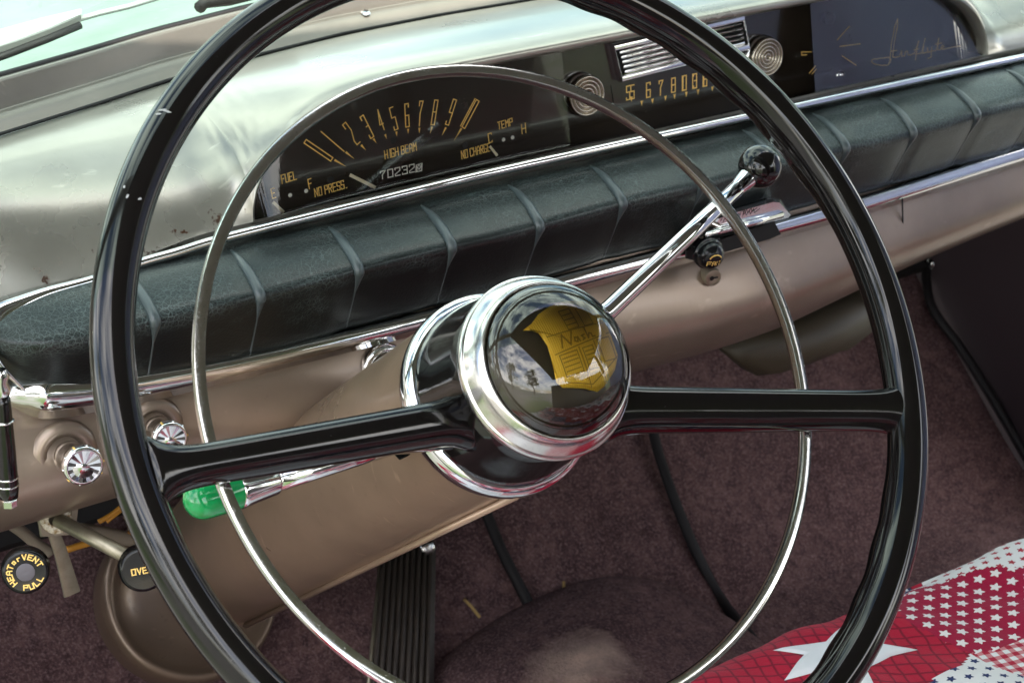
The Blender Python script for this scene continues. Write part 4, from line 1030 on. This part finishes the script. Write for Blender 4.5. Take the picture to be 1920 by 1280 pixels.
for x, y, mn in star_at:
    if y > -.10: continue
    sp = [(x + (.040 if i % 2 == 0 else .017) * cos(.4 + pi * i / 5), y + (.040 if i % 2 == 0 else .017) * sin(.4 + pi * i / 5)) for i in range(10)]
    mk('star', star_mesh(sp), M['q_navystar'] if mn in ('q_white', 'q_whitenavy', 'q_gingham') else M['q_white'], ql)

# ================================================================== trees outside, mirrored in the chrome
random.seed(4)
leafm = mat('tree_leaves', (.06, .11, .02), .6); t = T(leafm)
t.set('Base Color', t.mix(t.noise(.9, 3, .6), (.035, .075, .012), (.10, .16, .03)))
bark = mat('tree_bark', (.10, .075, .05), .9)
def tree_mesh(seed, H):
    rnd = random.Random(seed); v, f = [], []
    cl = []
    for i in range(34):
        a, r = rnd.uniform(0, 2 * pi), H * .34 * sqrt(rnd.random()); z = H * rnd.uniform(.34, .97); r *= sin(pi * min(.98, max(.1, (z / H - .25) / .8)))
        cl.append((V((r * cos(a), r * sin(a), z)), H * rnd.uniform(.07, .13)))
    for c, r in cl:
        for _ in range(70):
            d = V((rnd.gauss(0, 1), rnd.gauss(0, 1), rnd.gauss(0, 1))).normalized() * r * rnd.random() ** .4; p = c + d
            a = V((rnd.gauss(0, 1), rnd.gauss(0, 1), rnd.gauss(0, 1))).normalized(); b = a.orthogonal().normalized(); s = H * rnd.uniform(.012, .024); k = len(v)
            v += [p - a * s, p + b * s * .6, p + a * s, p - b * s * .6]; f.append((k, k + 1, k + 2, k + 3))
    tr = tube([V((0, 0, 0)), V((.02 * H, 0, .2 * H)), V((0, .01 * H, .45 * H)), V((0, 0, .8 * H))], .03 * H, 10, lambda q: 1.2 - q)
    for c, r in cl[:7]: tr = join(tr, tube([V((0, 0, .36 * H)), c * .55 + V((0, 0, .2 * H)), c], .012 * H, 6, lambda q: 1.1 - q * .8))
    return (v, f), tr
SPOT = [(-10, -3, 6.5, 'broad green tree left of the driver door'), (-8, -10, 7.5, 'tall tree behind the car on the driver side'), (-13, 5, 7, 'green tree ahead of the car on the driver side'),
        (11, -6, 7.5, 'large tree behind the passenger side'), (12, 6, 7, 'leafy tree ahead of the passenger side'), (2, 17, 8, 'tree straight ahead of the bonnet'), (-6, 15, 7, 'tree ahead and left of the bonnet'), (3, -13, 7, 'tree behind the boot of the car')]
proto = {}
for i, (x, y, H, lab) in enumerate(SPOT):
    k = thing('tree', lab, 'tree', (x, y, -.98), 'trees around the car')
    if i < 2:
        (cv, cf), tr = tree_mesh(i + 7, H); off = V((x, y, -.98))
        proto[i] = (mk('crown', ([p + off for p in cv], cf), leafm, k, smooth=False), mk('trunk', ([p + off for p in tr[0]], tr[1]), bark, k))
    else:
        for o in proto[i % 2]:
            c_ = o.copy(); COL.objects.link(c_); c_.parent = k
        k.rotation_euler = (0, 0, i * 1.3); k.scale = (1, 1, 1)
